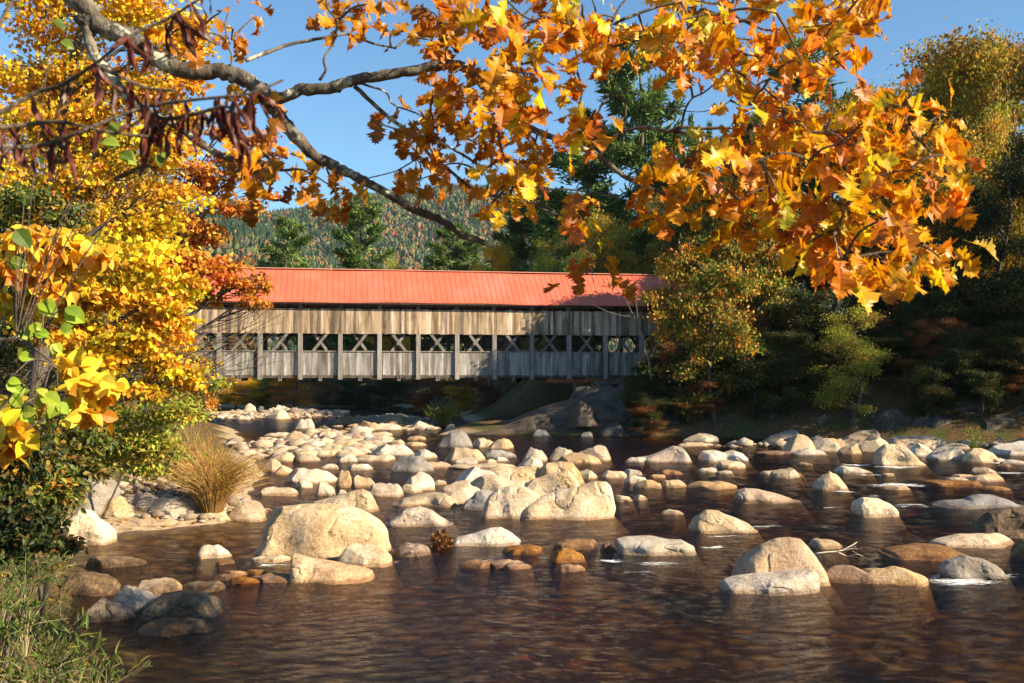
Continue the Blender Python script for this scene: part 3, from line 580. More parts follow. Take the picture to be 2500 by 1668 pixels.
# ------------------------------------------------------------------ water
def water():
    nr, nc = 560, 420
    Y = np.concatenate([np.linspace(3.5, 10, 60)[:-1], 10*np.exp(np.linspace(0, math.log(13.5), nr-59))]); nr = len(Y)
    u = np.linspace(-1, 1, nc); X = (u*.82)[None]*(Y[:, None]+6); Yg = np.repeat(Y[:, None], nc, 1)
    p = np.stack([X, Yg*1.5], -1)
    near = 1.0; Z = (.018*sines(p, 31, 1.7, 2, 8)+.009*sines(p, 32, 5.5, 2, 8)+.0045*sines(p, 33, 14, 1, 10))*near
    foam = np.zeros_like(X)
    for (fx, fy, wd, st) in FOAM:
        e = np.exp(-((X-fx)/wd)**2*1.2-((Yg-fy)/(wd*.45))**2)
        foam = np.maximum(foam, st*e); Z += .03*e*sines(p, 40, 7, 2, 6)
    rap = np.exp(-((Yg-27)/6)**2)+np.exp(-((Yg-40)/5)**2)*(X > 4)
    Z += .018*rap*sines(p, 44, 4, 2, 8)
    b = MB(); b.add(np.stack([X, Yg, Z], -1).reshape(-1, 3), grid_faces(nr, nc)[:, ::-1], np.repeat(foam.reshape(-1, 1), 3, 1))
    rim = np.concatenate([np.arange(nc), np.arange(1, nr)*nc+nc-1, (nr-1)*nc+np.arange(nc-2, -1, -1), np.arange(nr-2, 0, -1)*nc])
    k = len(rim); low = np.stack([X, Yg, Z], -1).reshape(-1, 3)[rim]; top_ = low.copy(); low[:, 2] = -1.6; i_ = np.arange(k); j_ = (i_+1) % k
    b.add(np.concatenate([top_, low]), [np.stack([i_, j_, j_+k, i_+k], -1), np.stack([i_+k, j_+k, j_*0+2*k, j_*0+2*k], -1)[:0], (i_+k)[None, ::-1]], (0, 0, 0))
    m = NT('river_water'); p = m.pos()
    n1 = m.noise(m.mapping(p, (.55, 1.7, 1)), 1.7, 5, .62, .5); n2 = m.noise(m.mapping(p, (.6, 1.8, 1)), 7, 4, .65, .3)
    bn = m.bump(m.math('ADD', n1, m.math('MULTIPLY', n2, .6)), 0.95, .12)
    fr = m.n('ShaderNodeFresnel', {'IOR': 1.33, 'Normal': bn}).outputs[0]
    tr = m.n('ShaderNodeBsdfTransparent', {'Color': (.97, .92, .85, 1)}).outputs[0]
    gl = m.n('ShaderNodeBsdfGlossy', {'Color': (1, 1, 1, 1), 'Roughness': .085, 'Normal': bn}).outputs[0]
    sh = m.n('ShaderNodeMixShader', {0: m.math('MINIMUM', m.math('MULTIPLY', fr, .95), .85), 1: tr, 2: gl}).outputs[0]
    fo = m.n('ShaderNodeBsdfDiffuse', {'Color': (.78, .78, .76, 1)}).outputs[0]
    fa = m.n('ShaderNodeSeparateColor', {0: m.col()}).outputs[0]
    fn = m.noise(m.mapping(p, (1.2, 4.5, 1)), 3.2, 5, .72, .6)
    msk = m.mr(m.math('ADD', m.math('MULTIPLY', fa, .5), fn), .80, .95)
    va = m.n('ShaderNodeVolumeAbsorption', {'Color': (.72, .57, .18, 1), 'Density': 1.05}); m.t.links.new(va.outputs[0], m.out.inputs[1])
    return setp(b.build('river', m.end(m.n('ShaderNodeMixShader', {0: msk, 1: sh, 2: fo}).outputs[0]), smooth=True), 'clear brown river flowing over a stony bed', kind='structure')
FOAM = []
for (px, py, wpx, st) in [(1740,1336,50,1),(1610,1375,90,.8),(2350,1420,110,1),(2450,1405,60,.8),(2290,1405,35,1),(2090,1135,60,1),(2190,1140,90,.9),(2450,1130,60,1),(2470,1155,80,.8),
    (2190,1185,110,.9),(2060,1200,50,.9),(1800,1222,60,.5),(2030,1240,40,.8),(2230,1235,90,.7),(1860,1285,90,.7),(1760,1310,60,.7),(1180,1370,70,.7),(950,1372,60,.7),(660,1380,60,.8),(1330,1362,40,.7),
    (1490,1368,60,.9),(1950,1255,60,.5),(2120,1160,60,.8),(1700,1290,30,.6),(1480,1085,80,.5),(830,1016,60,.7),(1560,1400,120,.5),(2130,1210,50,.7),(1420,1390,60,.5),(2020,1285,70,.6)]:
    q = W(px, py); FOAM.append((q[0], q[1], wpx/F*q[1], st))
water()

# ------------------------------------------------------------------ covered bridge
def wood_mat(name, streak=.6, tint=(1, 1, 1)):
    m = NT(name); o = m.obj(); c = m.col()
    s1 = m.noise(m.mapping(o, (2.1, 2.1, .22)), 1.6, 5, .65); s2 = m.noise(m.mapping(o, (22, 22, .8)), 2.0, 3, .6); bl = m.noise(o, 1.1, 4)
    c = m.mix(1, c, tint, 'MULTIPLY')
    c = m.mix(m.mr(s1, .44, .60, 0, streak), c, m.mix(1, c, (.24, .20, .17), 'MULTIPLY'))
    c = m.mix(m.mr(s2, .48, .64, 0, .6), c, m.mix(1, c, (.5, .45, .4), 'MULTIPLY'))
    c = m.mix(m.mr(bl, .55, .68, 0, .4), c, m.mix(1, c, (.55, .52, .5), 'MULTIPLY'))
    return m.principled(c, .9, m.bump(m.math('ADD', s1, s2), .4, .01), .15)
M_WOOD = wood_mat('weathered_wood', .7); M_BEAM = wood_mat('timber', .5)
m = NT('red_metal_roof'); o_ = m.obj(); nz = m.noise(m.mapping(o_, (1.6, .4, .4)), 1.5, 5, .6); n2 = m.noise(o_, .35, 4)
c = m.ramp(nz, [(.3, (.60, .125, .065)), (.6, (.66, .15, .08)), (.8, (.68, .19, .11))]); c = m.mix(m.mr(n2, .48, .66, 0, .6), c, (.56, .20, .14)); rs_ = m.noise(m.mapping(o_, (3.5, .25, .25)), 1.8, 4, .7); c = m.mix(m.mr(rs_, .60, .74, 0, .55), c, (.34, .085, .05))
M_ROOF = m.principled(c, .5, m.bump(m.noise(o_, 3, 3), .15, .02), .35)
def bridge():
    o0 = P(535, HOR, 70); th = math.atan(.174)
    root = empty('covered_bridge', (o0[0], 70, 0), 'long weathered wooden covered bridge with a red metal roof spanning the river', 'bridge', rz=th)
    BAY = 2.72; N0, N1 = -3, 13; xa, xb = -8.9, 35.4
    Z0, Z1, Z2, Z3 = 3.72, 5.36, 6.62, 8.36; DEP = 5.6
    lowc = [(.40, .385, .36), (.33, .315, .29), (.47, .45, .42), (.24, .225, .205)]
    upc = [(.64, .50, .35), (.54, .41, .27), (.44, .33, .21), (.28, .21, .15), (.24, .20, .17), (.70, .58, .43)]
    def boards(y, z0, z1, pal, pw, skip=None, face=-1):
        b = MB(); x = xa
        while x < xb:
            bw = rng.uniform(.14, .24)
            if not (skip and skip[0] < x < skip[1]):
                zz0 = z0+rng.normal(0, .012); zz1 = z1+rng.normal(0, .02)
                cc = np.array(pal[rng.choice(len(pal), p=pw)])*rng.uniform(.85, 1.12)
                b.box((x+bw/2, y+face*rng.uniform(.0, .012), (zz0+zz1)/2), (bw-.008, .03, zz1-zz0), cc)
            x += bw
        return b
    boards(-.02, Z0, Z1, lowc, [.35, .3, .2, .15], (2.15, 2.4)).build('lower_siding', M_WOOD, root)
    boards(-.02, Z2, Z3, upc, [.24, .24, .2, .12, .10, .10]).build('upper_siding', M_WOOD, root)
    boards(DEP, Z0, Z1, lowc, [.35, .3, .2, .15], None, 1).build('lower_siding', M_WOOD, root)
    boards(DEP, Z2, Z3, upc, [.24, .24, .2, .12, .10, .10], None, 1).build('upper_siding', M_WOOD, root)
    b = MB(); b.box((2.28, -.02, 3.9), (.24, .03, .34), (.4, .38, .35)); b.build('siding_patch', M_WOOD, root)
    for k in range(N0, N1+1):
        x = k*BAY+rng.normal(0, .015); g = rng.uniform(.8, 1.1)
        b = MB(); b.box((x, -.13, (3.42+Z2)/2), (.31, .19, Z2-3.42), np.array([.34, .315, .285])*g); b.build('post', M_BEAM, root)
        b = MB(); b.box((x, .11, (3.5+8.8)/2), (.3, .22, 5.3), np.array([.2, .18, .155])*g); b.build('inner_post', M_BEAM, root)
        b = MB(); b.box((x, DEP-.16, (3.5+8.8)/2), (.3, .26, 5.3), np.array([.2, .18, .155])*g); b.build('inner_post', M_BEAM, root)
        b = MB(); b.box((x, DEP/2, 8.60), (.24, DEP-.5, .22), (.16, .13, .10)); b.build('tie_beam', M_BEAM, root)
        if k == N1: break
        xc = x+BAY*.5; sg = 1 if k < 4 else -1
        for (s, y, zlo, zhi) in ((sg, .045, 4.3, 7.6), (-sg, .26, 4.3, 7.6), (sg, DEP-.12, 4.3, 7.6), (-sg, DEP-.36, 4.3, 7.6)):
            sl_ = .78*s; off = -.03*s
            b = MB(); b.beam((xc+off+sl_*(zlo-6.0), y, zlo), (xc+off+sl_*(zhi-6.0), y, zhi), .19, .07, (0, 1, 0), np.array([.25, .23, .205])*rng.uniform(.85, 1.1))
            b.build('brace', M_BEAM, root)
        b = MB()
        for dx in (-.09, .09): b.tube([(xc+dx, -.10, 3.72), (xc+dx, -.10, 3.34)], .022, 6, (.30, .27, .25))
        b.box((xc, -.10, 3.36), (.26, .08, .05), (.3, .27, .25)); b.build('hanger_rod', M_BEAM, root)
        b = MB(); b.box((xc, DEP/2-.05, 3.45), (.22, DEP+.1, .26), (.14, .115, .09)); b.build('floor_beam', M_BEAM, root)
    b = MB(); b.box(((xa+xb)/2, DEP/2, 3.82), (xb-xa, DEP-.5, .12), (.17, .14, .11)); b.build('deck', M_BEAM, root)
    for y in (.13, DEP-.17):
        b = MB(); b.box(((xa+xb)/2, y, 3.64), (xb-xa, .30, .22), (.13, .11, .09)); b.build('bottom_chord', M_BEAM, root)
        b = MB(); b.box(((xa+xb)/2, y+.02, 6.78), (xb-xa, .16, .22), (.16, .14, .12)); b.build('middle_chord', M_BEAM, root)
        b = MB(); b.box(((xa+xb)/2, y, 8.66), (xb-xa, .20, .20), (.15, .13, .11)); b.build('top_chord', M_BEAM, root)
    b = MB(); b.box(((xa+xb)/2, -.05, Z1+.03), (xb-xa, .14, .05), (.40, .36, .31)); b.build('rail_cap', M_BEAM, root)
    # roof: two slopes with standing ribs
    rx0, rx1 = -9.6, 36.6; ey, ez, ry, rz_ = -.55, 8.86, DEP/2, 11.36
    b = MB(); th_ = .09
    prof = np.array([(ey, ez), (ry, rz_), (DEP-ey, ez), (DEP-ey, ez-th_), (ry, rz_-th_*1.3), (ey, ez-th_)])
    nseg = 40; xs = np.linspace(rx0, rx1, nseg+1); V = []
    for i, x in enumerate(xs):
        sag = .035*math.sin(i*1.1)*.6+.03*math.sin(i*.37)
        for (y, z) in prof: V.append((x, y, z+sag))
    Fq = []
    for i in range(nseg):
        for j in range(6): a = i*6+j; c_ = i*6+(j+1) % 6; Fq.append((a, c_, c_+6, a+6))
    b.add(V, [np.array(Fq), np.array([[0, 1, 2, 3, 4, 5]])[:, ::-1], np.array([[0, 1, 2, 3, 4, 5]])+nseg*6])
    x = rx0+.05
    while x < rx1:
        i = (x-rx0)/(rx1-rx0)*nseg; sag = .035*math.sin(i*1.1)*.6+.03*math.sin(i*.37)
        for (y0, y1) in ((ey, ry), (DEP-ey, ry)): b.beam((x, y0, ez+.012+sag), (x, y1, rz_+.012+sag), .022, .022, (1, 0, 0))
        x += .40
    roof = b.build('roof', M_ROOF, root)
    b = MB(); b.box(((rx0+rx1)/2, ry, rz_+.05), (rx1-rx0, .34, .05)); m2 = NT('ridge_metal'); m2.principled((.62, .30, .22), .45, None, .4); b.build('ridge_cap', m2.m, roof)
    for y0 in (ey+.06, DEP-ey-.06):
        b = MB(); b.box(((rx0+rx1)/2, y0, ez-.135), (rx1-rx0-.2, .05, .09), (.10, .075, .06)); b.build('eave_board', M_BEAM, roof)
    for x in np.arange(rx0+.4, rx1, 1.36):
        b = MB()
        for y0, y1 in ((ey+.1, ry), (DEP-ey-.1, ry)): b.beam((x, y0, ez-.2), (x, y1, rz_-.24), .08, .14, (1, 0, 0), (.14, .115, .09))
        b.build('rafter', M_BEAM, roof)
    for x in (xa+.1, xb-.1):                                   # boarded gables with a portal opening
        b = MB(); y = -.05
        while y < DEP:
            zt_ = rz_-.25-abs(y+.1-ry)*(rz_-ez)/(ry-ey); z0 = 8.0 if .45 < y < DEP-.6 else 3.75
            b.box((x, y+.1, (zt_+z0)/2), (.03, .19, zt_-z0), np.array([.36, .30, .24])*rng.uniform(.8, 1.1)); y += .2
        b.build('gable', M_WOOD, root)
    return root, th
BR, BTH = bridge()
def br(x, y, z): c_, s_ = math.cos(BTH), math.sin(BTH); return np.array([BR.location.x+x*c_-y*s_, BR.location.y+x*s_+y*c_, z])
# stone abutments
def stone_mat():
    m = NT('rubble_stone'); o = m.obj(); v = m.n('ShaderNodeTexVoronoi', {'Vector': m.mapping(o, (1, 1, 1.5)), 'Scale': 1.5}); ed = m.n('ShaderNodeTexVoronoi', {'Vector': m.mapping(o, (1, 1, 1.5)), 'Scale': 1.5}, feature='DISTANCE_TO_EDGE').outputs[0]
    c = m.mix(.5, m.ramp(m.noise(o, 4, 5), [(.3, (.13, .12, .10)), (.7, (.30, .27, .22))]), m.n('ShaderNodeHueSaturation', {'Saturation': .12, 'Color': v.outputs['Color']}).outputs[0], 'MULTIPLY')
    c = m.mix(m.mr(ed, .0, .06, .85, 0), c, (.02, .018, .015))
    return m.principled(c, .95, m.bump(m.math('ADD', m.mr(ed, 0, .1), m.noise(o, 8, 4)), .8, .08), .1)
M_STONE = stone_mat()
for (x0, x1, lab) in ((26.2, 34.5, 'grey rubble stone abutment under the shaded right end of the bridge'), (-12.5, -6.8, 'grey rubble stone abutment under the left end of the bridge behind the leaves')):
    c0 = br((x0+x1)/2, 2.8, 0); r_ = empty('stone_abutment', c0, lab, 'abutment', rz=BTH)
    b = MB(); n = 16
    gx_, gz_ = np.meshgrid(np.linspace(-1, 1, 22), np.linspace(-1, 1, 14), indexing='ij')
    for k in range(3):
        hx_, hy_ = (x1-x0)/2, 3.6
        V = {0: np.stack([gx_*hx_, -hy_+0*gx_, 1.55+gz_*1.75], -1), 1: np.stack([hx_*(-1)+0*gx_, gx_*hy_, 1.55+gz_*1.75], -1), 2: np.stack([gx_*hx_, hy_+0*gx_, 1.55+gz_*1.75], -1)}[k]
        V = V+.10*np.stack([sines(V, 70+i, 2.2, 3) for i in range(3)], -1); V[..., 1] -= np.sign(V[..., 1])*.06*(V[..., 2])
        b.add(V.reshape(-1, 3), grid_faces(22, 14))
    b.box((0, 0, 3.22), (x1-x0+.1, 7.3, .2)); b.build('masonry', M_STONE, r_)
    b = MB(); b.box((0, -2.6, 3.42), (x1-x0+1.0, .4, .2), (.30, .12, .06)); b.build('bearing_beam', M_BEAM, r_)
# timber corbels below the right end
for i, (sx, L) in enumerate(((23.9, 4.6),)):
    b = MB(); c0 = br(sx+1.2, .1, 3.31); b.box((0, 0, 0), (L, .3, .26), (.34, .12, .05)); o = b.build('corbel_timber', M_BEAM, None, loc=c0); o.rotation_euler = (0, 0, BTH)
    setp(o, 'reddish brown bearing timber under the right end of the bridge', 'timber')
# houses glimpsed through the truss openings
def house(loc, rz, L, D, H, RH, label, roofc):
    r_ = empty('house', loc, label, 'house', rz=rz)
    b = MB(); b.box((0, 0, H/2), (L, D, H), (.20, .15, .11)); b.add([(-L/2, -D/2, H), (-L/2, D/2, H), (-L/2, 0, H+RH), (L/2, -D/2, H), (L/2, D/2, H), (L/2, 0, H+RH)], np.array([[0, 1, 2], [4, 3, 5]]), (.2, .15, .11)); b.build('wall', M_WOOD, r_)
    b = MB()
    for s in (-1, 1): b.beam((0, s*(D/2+.5), H-RH/D), (0, 0, H+RH+.1), L+.8, .12, (1, 0, 0), roofc)
    m_ = NT('brown_shingles'); oo = m_.obj(); m_.principled(m_.ramp(m_.noise(m_.mapping(oo, (1, 6, 6)), 3, 4), [(.3, (.20, .10, .065)), (.7, (.36, .19, .125))]), .9); b.build('roof', m_.m, r_)
    for x in (-L*.28, 0, L*.28):
        b = MB(); b.box((x, -D/2-.02, H*.55), (1.0, .08, 1.3), (.5, .47, .42)); f = b.build('window', M_WOOD, r_)
        g = NT('window_glass'); g.principled((.03, .035, .04), .1, None, .6); b = MB(); b.box((x, -D/2-.07, H*.55), (.8, .04, 1.1)); b.build('pane', g.m, f)
house((1.2, 101, float(ground_z(1.2, 101))), R_(-35), 9, 6, 2.6, 2.3, 'brown roofed house seen through the right bays of the bridge', (.3, .2, .15))
house((-40, 129, float(ground_z(-40, 129))), R_(30), 9, 6, 4.2, 2.6, 'brown roofed house seen through the left end bays of the bridge', (.3, .2, .15))

# ------------------------------------------------------------------ foliage
def tm(V, F): return (np.array(V, float), [np.array(f) for f in F])
T_DIA = tm([(0,0,0),(.45,.30,.07),(1,0,-.06),(.45,-.30,.07)], [[[0,1,2],[0,2,3]]])
def maple_t():
    pts = [(0,0),(.05,.18),(-.02,.42),(.20,.36),(.22,.62),(.42,.42),(.56,.50),(.62,.24),(.80,.26),(1.0,0)]
    up = [(x, y, .10*abs(y)-.12*x*x) for x, y in pts]; dn = [(x, -y, .10*abs(y)-.12*x*x) for x, y in pts[1:-1]]
    V = up+dn[::-1]+[(.35, 0, .05)]; n = len(V)-1
    return tm(V, [[[i, (i+1) % n, n] for i in range(n)]])
T_MAPLE = maple_t()
def oval_t(w=.30, drop=.25):
    xs = [0, .15, .4, .7, 1]; ws = [0.01, .7*w, w, .72*w, .0]
    V = [(x, 0, -drop*x*x) for x in xs]+[(x, q, .28*q-drop*x*x) for x, q in zip(xs, ws)]+[(x, -q, .28*q-drop*x*x) for x, q in zip(xs, ws)]
    Q = [[i, i+1, i+6, i+5] for i in range(4)]+[[i+1, i, i+10, i+11] for i in range(4)]
    return tm(V, [Q])
T_OVAL = oval_t(); T_NARROW = oval_t(.085, .45); T_BROAD = oval_t(.42, .3)
T_NEED = tm([(0,.03,0),(0,-.03,0),(.6,-.09,.03),(1,0,0),(.6,.09,.03)], [[[0,1,2,3,4]]])
def oak_t(curl, fold, wave, seed):
    r = np.random.default_rng(seed)
    o = [(0,.012),(.05,.02),(.10,.07),(.17,.24),(.20,.16),(.25,.19),(.235,.055),(.30,.13),(.37,.43),(.415,.30),(.50,.38),(.455,.21),(.435,.065),(.53,.17),(.66,.46),(.68,.32),(.78,.36),(.70,.19),(.645,.065),(.73,.12),(.84,.29),(.845,.16),(.93,.15),(.90,.06),(1.0,.0)]
    V = []; n = len(o)
    for s in (0, 1, -1):
        for x, y in o:
            xx = x*(1+(.03*r.normal() if s else 0)); yy = s*y*.82*(1+.08*r.normal())
            V.append((xx if s else min(x, 1), yy, -curl*x*x*.6+fold*abs(yy)+wave*math.sin(9*x+2*s)*abs(yy)))
    Q = [[i, i+1, n+i+1, n+i] for i in range(n-1)]+[[i+1, i, 2*n+i, 2*n+i+1] for i in range(n-1)]
    V += [(-.28, .006, .06), (-.28, -.006, .06), (.02, .006, 0), (.02, -.006, 0)]; k = 3*n
    Q.append([k, k+1, k+3, k+2])
    return tm(V, [Q])
T_OAK = [oak_t(.2, .12, .2, 1), oak_t(.6, .35, .3, 2), oak_t(-.3, .2, .3, 3), oak_t(.9, .6, .3, 4), oak_t(.4, -.25, .3, 5)]
YEL = ([(.84,.54,.02),(.80,.47,.02),(.86,.60,.04),(.74,.36,.02),(.48,.44,.04),(.62,.25,.03)], [3.6,3,2.6,2.2,.9,.9])
ORG = ([(.66,.26,.025),(.58,.19,.025),(.72,.36,.03),(.42,.13,.03),(.70,.44,.05)], [3,2.5,2.5,1.2,1])
OLI = ([(.34,.32,.045),(.46,.36,.04),(.60,.38,.04),(.22,.26,.04),(.60,.29,.03)], [2.5,2.5,2.5,2,2])
DKG_SHADE = ([(.028,.048,.012),(.045,.066,.015),(.07,.08,.016),(.12,.09,.02),(.20,.09,.02)], [3,3,2,.8,.6])  # dark greens, lowered further to carry deep shade in the leaf colour
MIXD = ([(.16,.18,.03),(.28,.26,.04),(.56,.32,.03),(.54,.22,.03),(.09,.13,.025),(.42,.38,.05)], [2,2,1.6,1.2,2,1.4])
OYG = ([(.64,.34,.03),(.56,.24,.03),(.36,.32,.04),(.20,.22,.035),(.70,.48,.05)], [2.5,2,2,1.5,1])
LIM = ([(.40,.36,.05),(.30,.32,.04),(.52,.42,.06),(.20,.24,.03)], [2,2,1.5,1])
RUS = ([(.34,.13,.04),(.26,.10,.035),(.40,.19,.05),(.16,.07,.03)], [2,2,1,1])
PIN = ([(.11,.18,.045),(.15,.23,.05),(.20,.27,.06),(.07,.12,.035)], [3,3,1.5,1.5])
def foliage(b, clumps, n, tmpl, size, palette, seed, jit=.16, sub=9, sig=.24, clumpvar=.22, shell=.75):
    global rng
    old = rng; rng = np.random.default_rng(seed)
    cl = np.array(clumps, float); wgt = cl[:, 3]*cl[:, 5]+.3*cl[:, 3]*cl[:, 4]; cnt = rng.multinomial(n, wgt/wgt.sum())
    for c, k in zip(cl, cnt):
        if k == 0: continue
        d = unit(rng.normal(size=(sub, 3)))*(rng.random((sub, 1))**(1/2.4))*shell+np.array([0, 0, .05])
        w_ = rng.random(sub)**1.5+.15; idx = rng.choice(sub, k, p=w_/w_.sum())
        q = d[idx]+rng.normal(0, sig, (k, 3))*np.array([1.15, 1.15, .75])
        pos = c[:3]+q*c[3:6]
        tip = unit(rng.normal(size=(k, 3))*.8+q*.5+np.array([0, 0, -.45])); nor = unit(rng.normal(size=(k, 3))*.75+np.array([.25, -.25, .6]))
        col = pal(k, *palette, jit=jit)*(1+rng.normal(0, clumpvar, (sub, 1)).clip(-.4, .4))[idx]
        hue = rng.normal(0, .12, (sub, 1))[idx]; col = col*np.concatenate([1+hue*.5, 1-hue, np.ones_like(hue)], 1)
        b.leaves(tmpl, pos, tip, nor, size*rng.uniform(.7, 1.3, k), np.clip(col, .003, .95))
    rng = old
def limbs(b, base, top, r0, clumps, seed, twigs=7, k=7, bend=.06):
    r = np.random.default_rng(seed); base = np.array(base, float); top = np.array(top, float); H = np.linalg.norm(top-base)
    tp = smooth_pts([base, base+(top-base)*.35+r.normal(0, bend*.35, 3)*H*np.array([1, 1, 0]), base+(top-base)*.7+r.normal(0, bend*.4, 3)*H*np.array([1, 1, 0]), top], 14)
    rad = r0*np.linspace(1, .18, 14)**.9; rad[0] *= 1.5; rad[1] *= 1.15
    b.tube(tp, rad, k)
    for c in clumps:
        c = np.array(c, float); e = c[:3]; dz = e[2]-base[2]
        s = np.clip((dz-np.linalg.norm((e-base)[:2])*.55)/max(top[2]-base[2], .1), .12, .97); i = s*13; i0 = int(i); st = tp[i0]+(tp[min(i0+1, 13)]-tp[i0])*(i-i0)
        L = np.linalg.norm(e-st); mid = st+(e-st)*.5+np.array([0, 0, .12*L])+r.normal(0, .06*L, 3)
        lp = smooth_pts([st, mid, e], 8); rr = np.clip(rad[i0]*.5, .012, None)
        b.tube(lp, rr*np.linspace(1, .25, 8), 5, cap=False)
        for _ in range(twigs):
            q = lp[r.integers(3, 8)]; d = unit(r.normal(size=3)+np.array([0, 0, .2]))*c[3:6]*r.uniform(.5, 1.05)
            e2 = e+d; b.tube(smooth_pts([q, (q+e2)/2+r.normal(0, .05*L, 3), e2], 5), rr*.22*np.linspace(1, .35, 5), 4, cap=False)
def tree_px(name, label, cat, bpx, Y, clumps, n, tmpl, size, palette, seed, tr=.15, group=None, bark=None, twigs=7, top=None, **kw):
    cl = []
    for (px, py, rx, ry, *yy) in clumps:
        yc = yy[0] if yy else Y; c = P(px, py, yc); cl.append((*c, rx/F*yc, (rx+ry)/2/F*yc*1.1, ry/F*yc))
    bx = P(bpx, HOR, Y)[0]; base = np.array([bx, Y, float(ground_z(bx, Y))-.1])
    cl = [(c[0]-base[0], c[1]-base[1], c[2]-base[2], *c[3:]) for c in cl]
    root = empty(name, base, label, cat, group)
    zt = max(c[2] for c in cl)*.97
    tx = np.mean([c[0] for c in cl])*.7 if top is None else top-bx
    b = MB(); limbs(b, (0, 0, 0), (tx, np.mean([c[1] for c in cl])*.6, zt), tr, cl, seed, twigs); b.build('trunk', bark or M_BARK, root, smooth=True)
    b = MB(); foliage(b, cl, n, tmpl, size, palette, seed, **kw); b.build('crown', M_LEAF, root)
    return root
def dup(root, loc, rz, sc, label, cat, group):
    r_ = root.copy(); COL.objects.link(r_); r_.location = loc; r_.rotation_euler = (0, 0, rz); r_.scale = sc; setp(r_, label, cat, group)
    for ch in root.children:
        c_ = ch.copy(); COL.objects.link(c_); c_.parent = r_
    return r_
def decid(seed, palette, n=40000, size=.14, low=.22, name='broadleaf_tree', bark=None, tmpl=T_DIA, shape=1.0):   # unit tree: height 10, crown radius about 3
    r = np.random.default_rng(seed); cl = []
    for i in range(26):
        z = 10*(low+(1-low)*((i+.5)/26)**.9*.93); f = (z/10-low)/(1-low); R = 3.1*shape*math.sqrt(max(1-(2*f-.85)**2/1.5, .12)); a = r.uniform(0, 6.28); q = R*r.uniform(.35, .9)
        s = r.uniform(.75, 1.25); cl.append((q*math.cos(a), q*math.sin(a), z, 1.15*s*shape, 1.15*s*shape, .85*s))
    root = empty(name, (0, 0, 0), 'x', 'tree')
    b = MB(); limbs(b, (0, 0, -.2), (r.normal(0, .3), r.normal(0, .3), 9.2), .17, cl, seed, 5); b.build('trunk', bark or M_BARK, root, smooth=True)
    b = MB(); foliage(b, cl, n, tmpl, size, palette, seed+1, sub=7, sig=.30, clumpvar=.25); b.build('crown', M_LEAF, root)
    return root
def pine(seed, n_wh=17, spread=2.6, low=.22, tuft=.42, name='pine_tree', cone=False):       # height 10
    r = np.random.default_rng(seed); root = empty(name, (0, 0, 0), 'x', 'tree'); b = MB(); lf = MB()
    tp = smooth_pts([(0, 0, -.3), (r.normal(0, .08), r.normal(0, .08), 4), (r.normal(0, .12), r.normal(0, .12), 7.5), (0, 0, 10)], 14); b.tube(tp, .15*np.linspace(1, .1, 14), 7)
    for wz in np.linspace(low, .985, n_wh):
        z = wz*10; f = (wz-low)/(1-low); L0 = spread*((1-f)**(.8 if cone else .55)*.95+.10)*(1 if cone else (1-.55*max(0, .25-f)*4*r.random()))
        for j in range(r.integers(3, 6)):
            a = r.uniform(0, 6.28); L = L0*r.uniform(.55, 1.12); up = (.28*f-.02 if not cone else -.22)+r.normal(0, .05)
            d = np.array([math.cos(a), math.sin(a), up]); e = np.array([0, 0, z])+d*L; mid = np.array([0, 0, z])+d*L*.55+np.array([0, 0, -.05*L])
            e[2] += .10*L; bp = smooth_pts([(0, 0, z), mid, e], 7); b.tube(bp, max(.035*L/2.5, .012)*np.linspace(1, .3, 7), 4, cap=False)
            k = int(85*L/2.2)+14; s = r.uniform(.3, 1.03, k); p = bp[0]+(e-bp[0])*s[:, None]; p[:, 2] = np.interp(s, np.linspace(0, 1, 7), bp[:, 2])
            side = np.array([-math.sin(a), math.cos(a), 0]); wd = .26*L*(1.15-s)*.9+.06
            p = p+side*(r.normal(0, 1, (k, 1))*wd[:, None]); p[:, 2] += r.normal(.03, .05, k)
            T = unit(d*.8+side*r.normal(0, .6, (k, 1))+np.array([0, 0, .30])+r.normal(0, .3, (k, 3))); N = unit(np.array([0, 0, 1.])+r.normal(0, .5, (k, 3)))
            global rng
            c_ = pal(k, *PIN, jit=.2)*r.uniform(.75, 1.2)
            for q in range(3): lf.leaves(T_NEED, p+r.normal(0, .04, (k, 3)), unit(T+r.normal(0, .45, (k, 3))), unit(N+r.normal(0, .5, (k, 3))), tuft*r.uniform(.6, 1.2, k), c_)
    b.build('trunk', M_BARK, root, smooth=True); lf.build('crown', M_NEEDLE, root); return root
PROTO = {'oli': decid(101, OLI), 'dk': decid(102, DKG_SHADE, low=.08), 'mix': decid(103, MIXD, low=.1), 'oyg': decid(104, OYG, low=.12), 'mix2': decid(115, MIXD, low=.08, n=14000, size=.25), 'oyg2': decid(114, OYG, low=.1, n=12000, size=.24), 'yel': decid(105, YEL), 'dk2': decid(106, DKG_SHADE, low=.05, shape=1.15, n=15000, size=.22), 'rus': decid(107, RUS, low=.05, n=14000, size=.18),
         'lim': decid(108, LIM, low=.12, n=13000, size=.16), 'org': decid(109, ORG, low=.06, n=15000, size=.17), 'gre': decid(110, ([(.14,.21,.04),(.20,.28,.05),(.30,.33,.06)], [2,2,1]), low=.1),
         'pine': pine(201), 'pine2': pine(202, 15, 3.0, .30), 'pine3': pine(203, 20, 2.3, .12), 'spruce': pine(204, 26, 1.35, .1, .35, 'spruce_tree', True)}
USED = set()
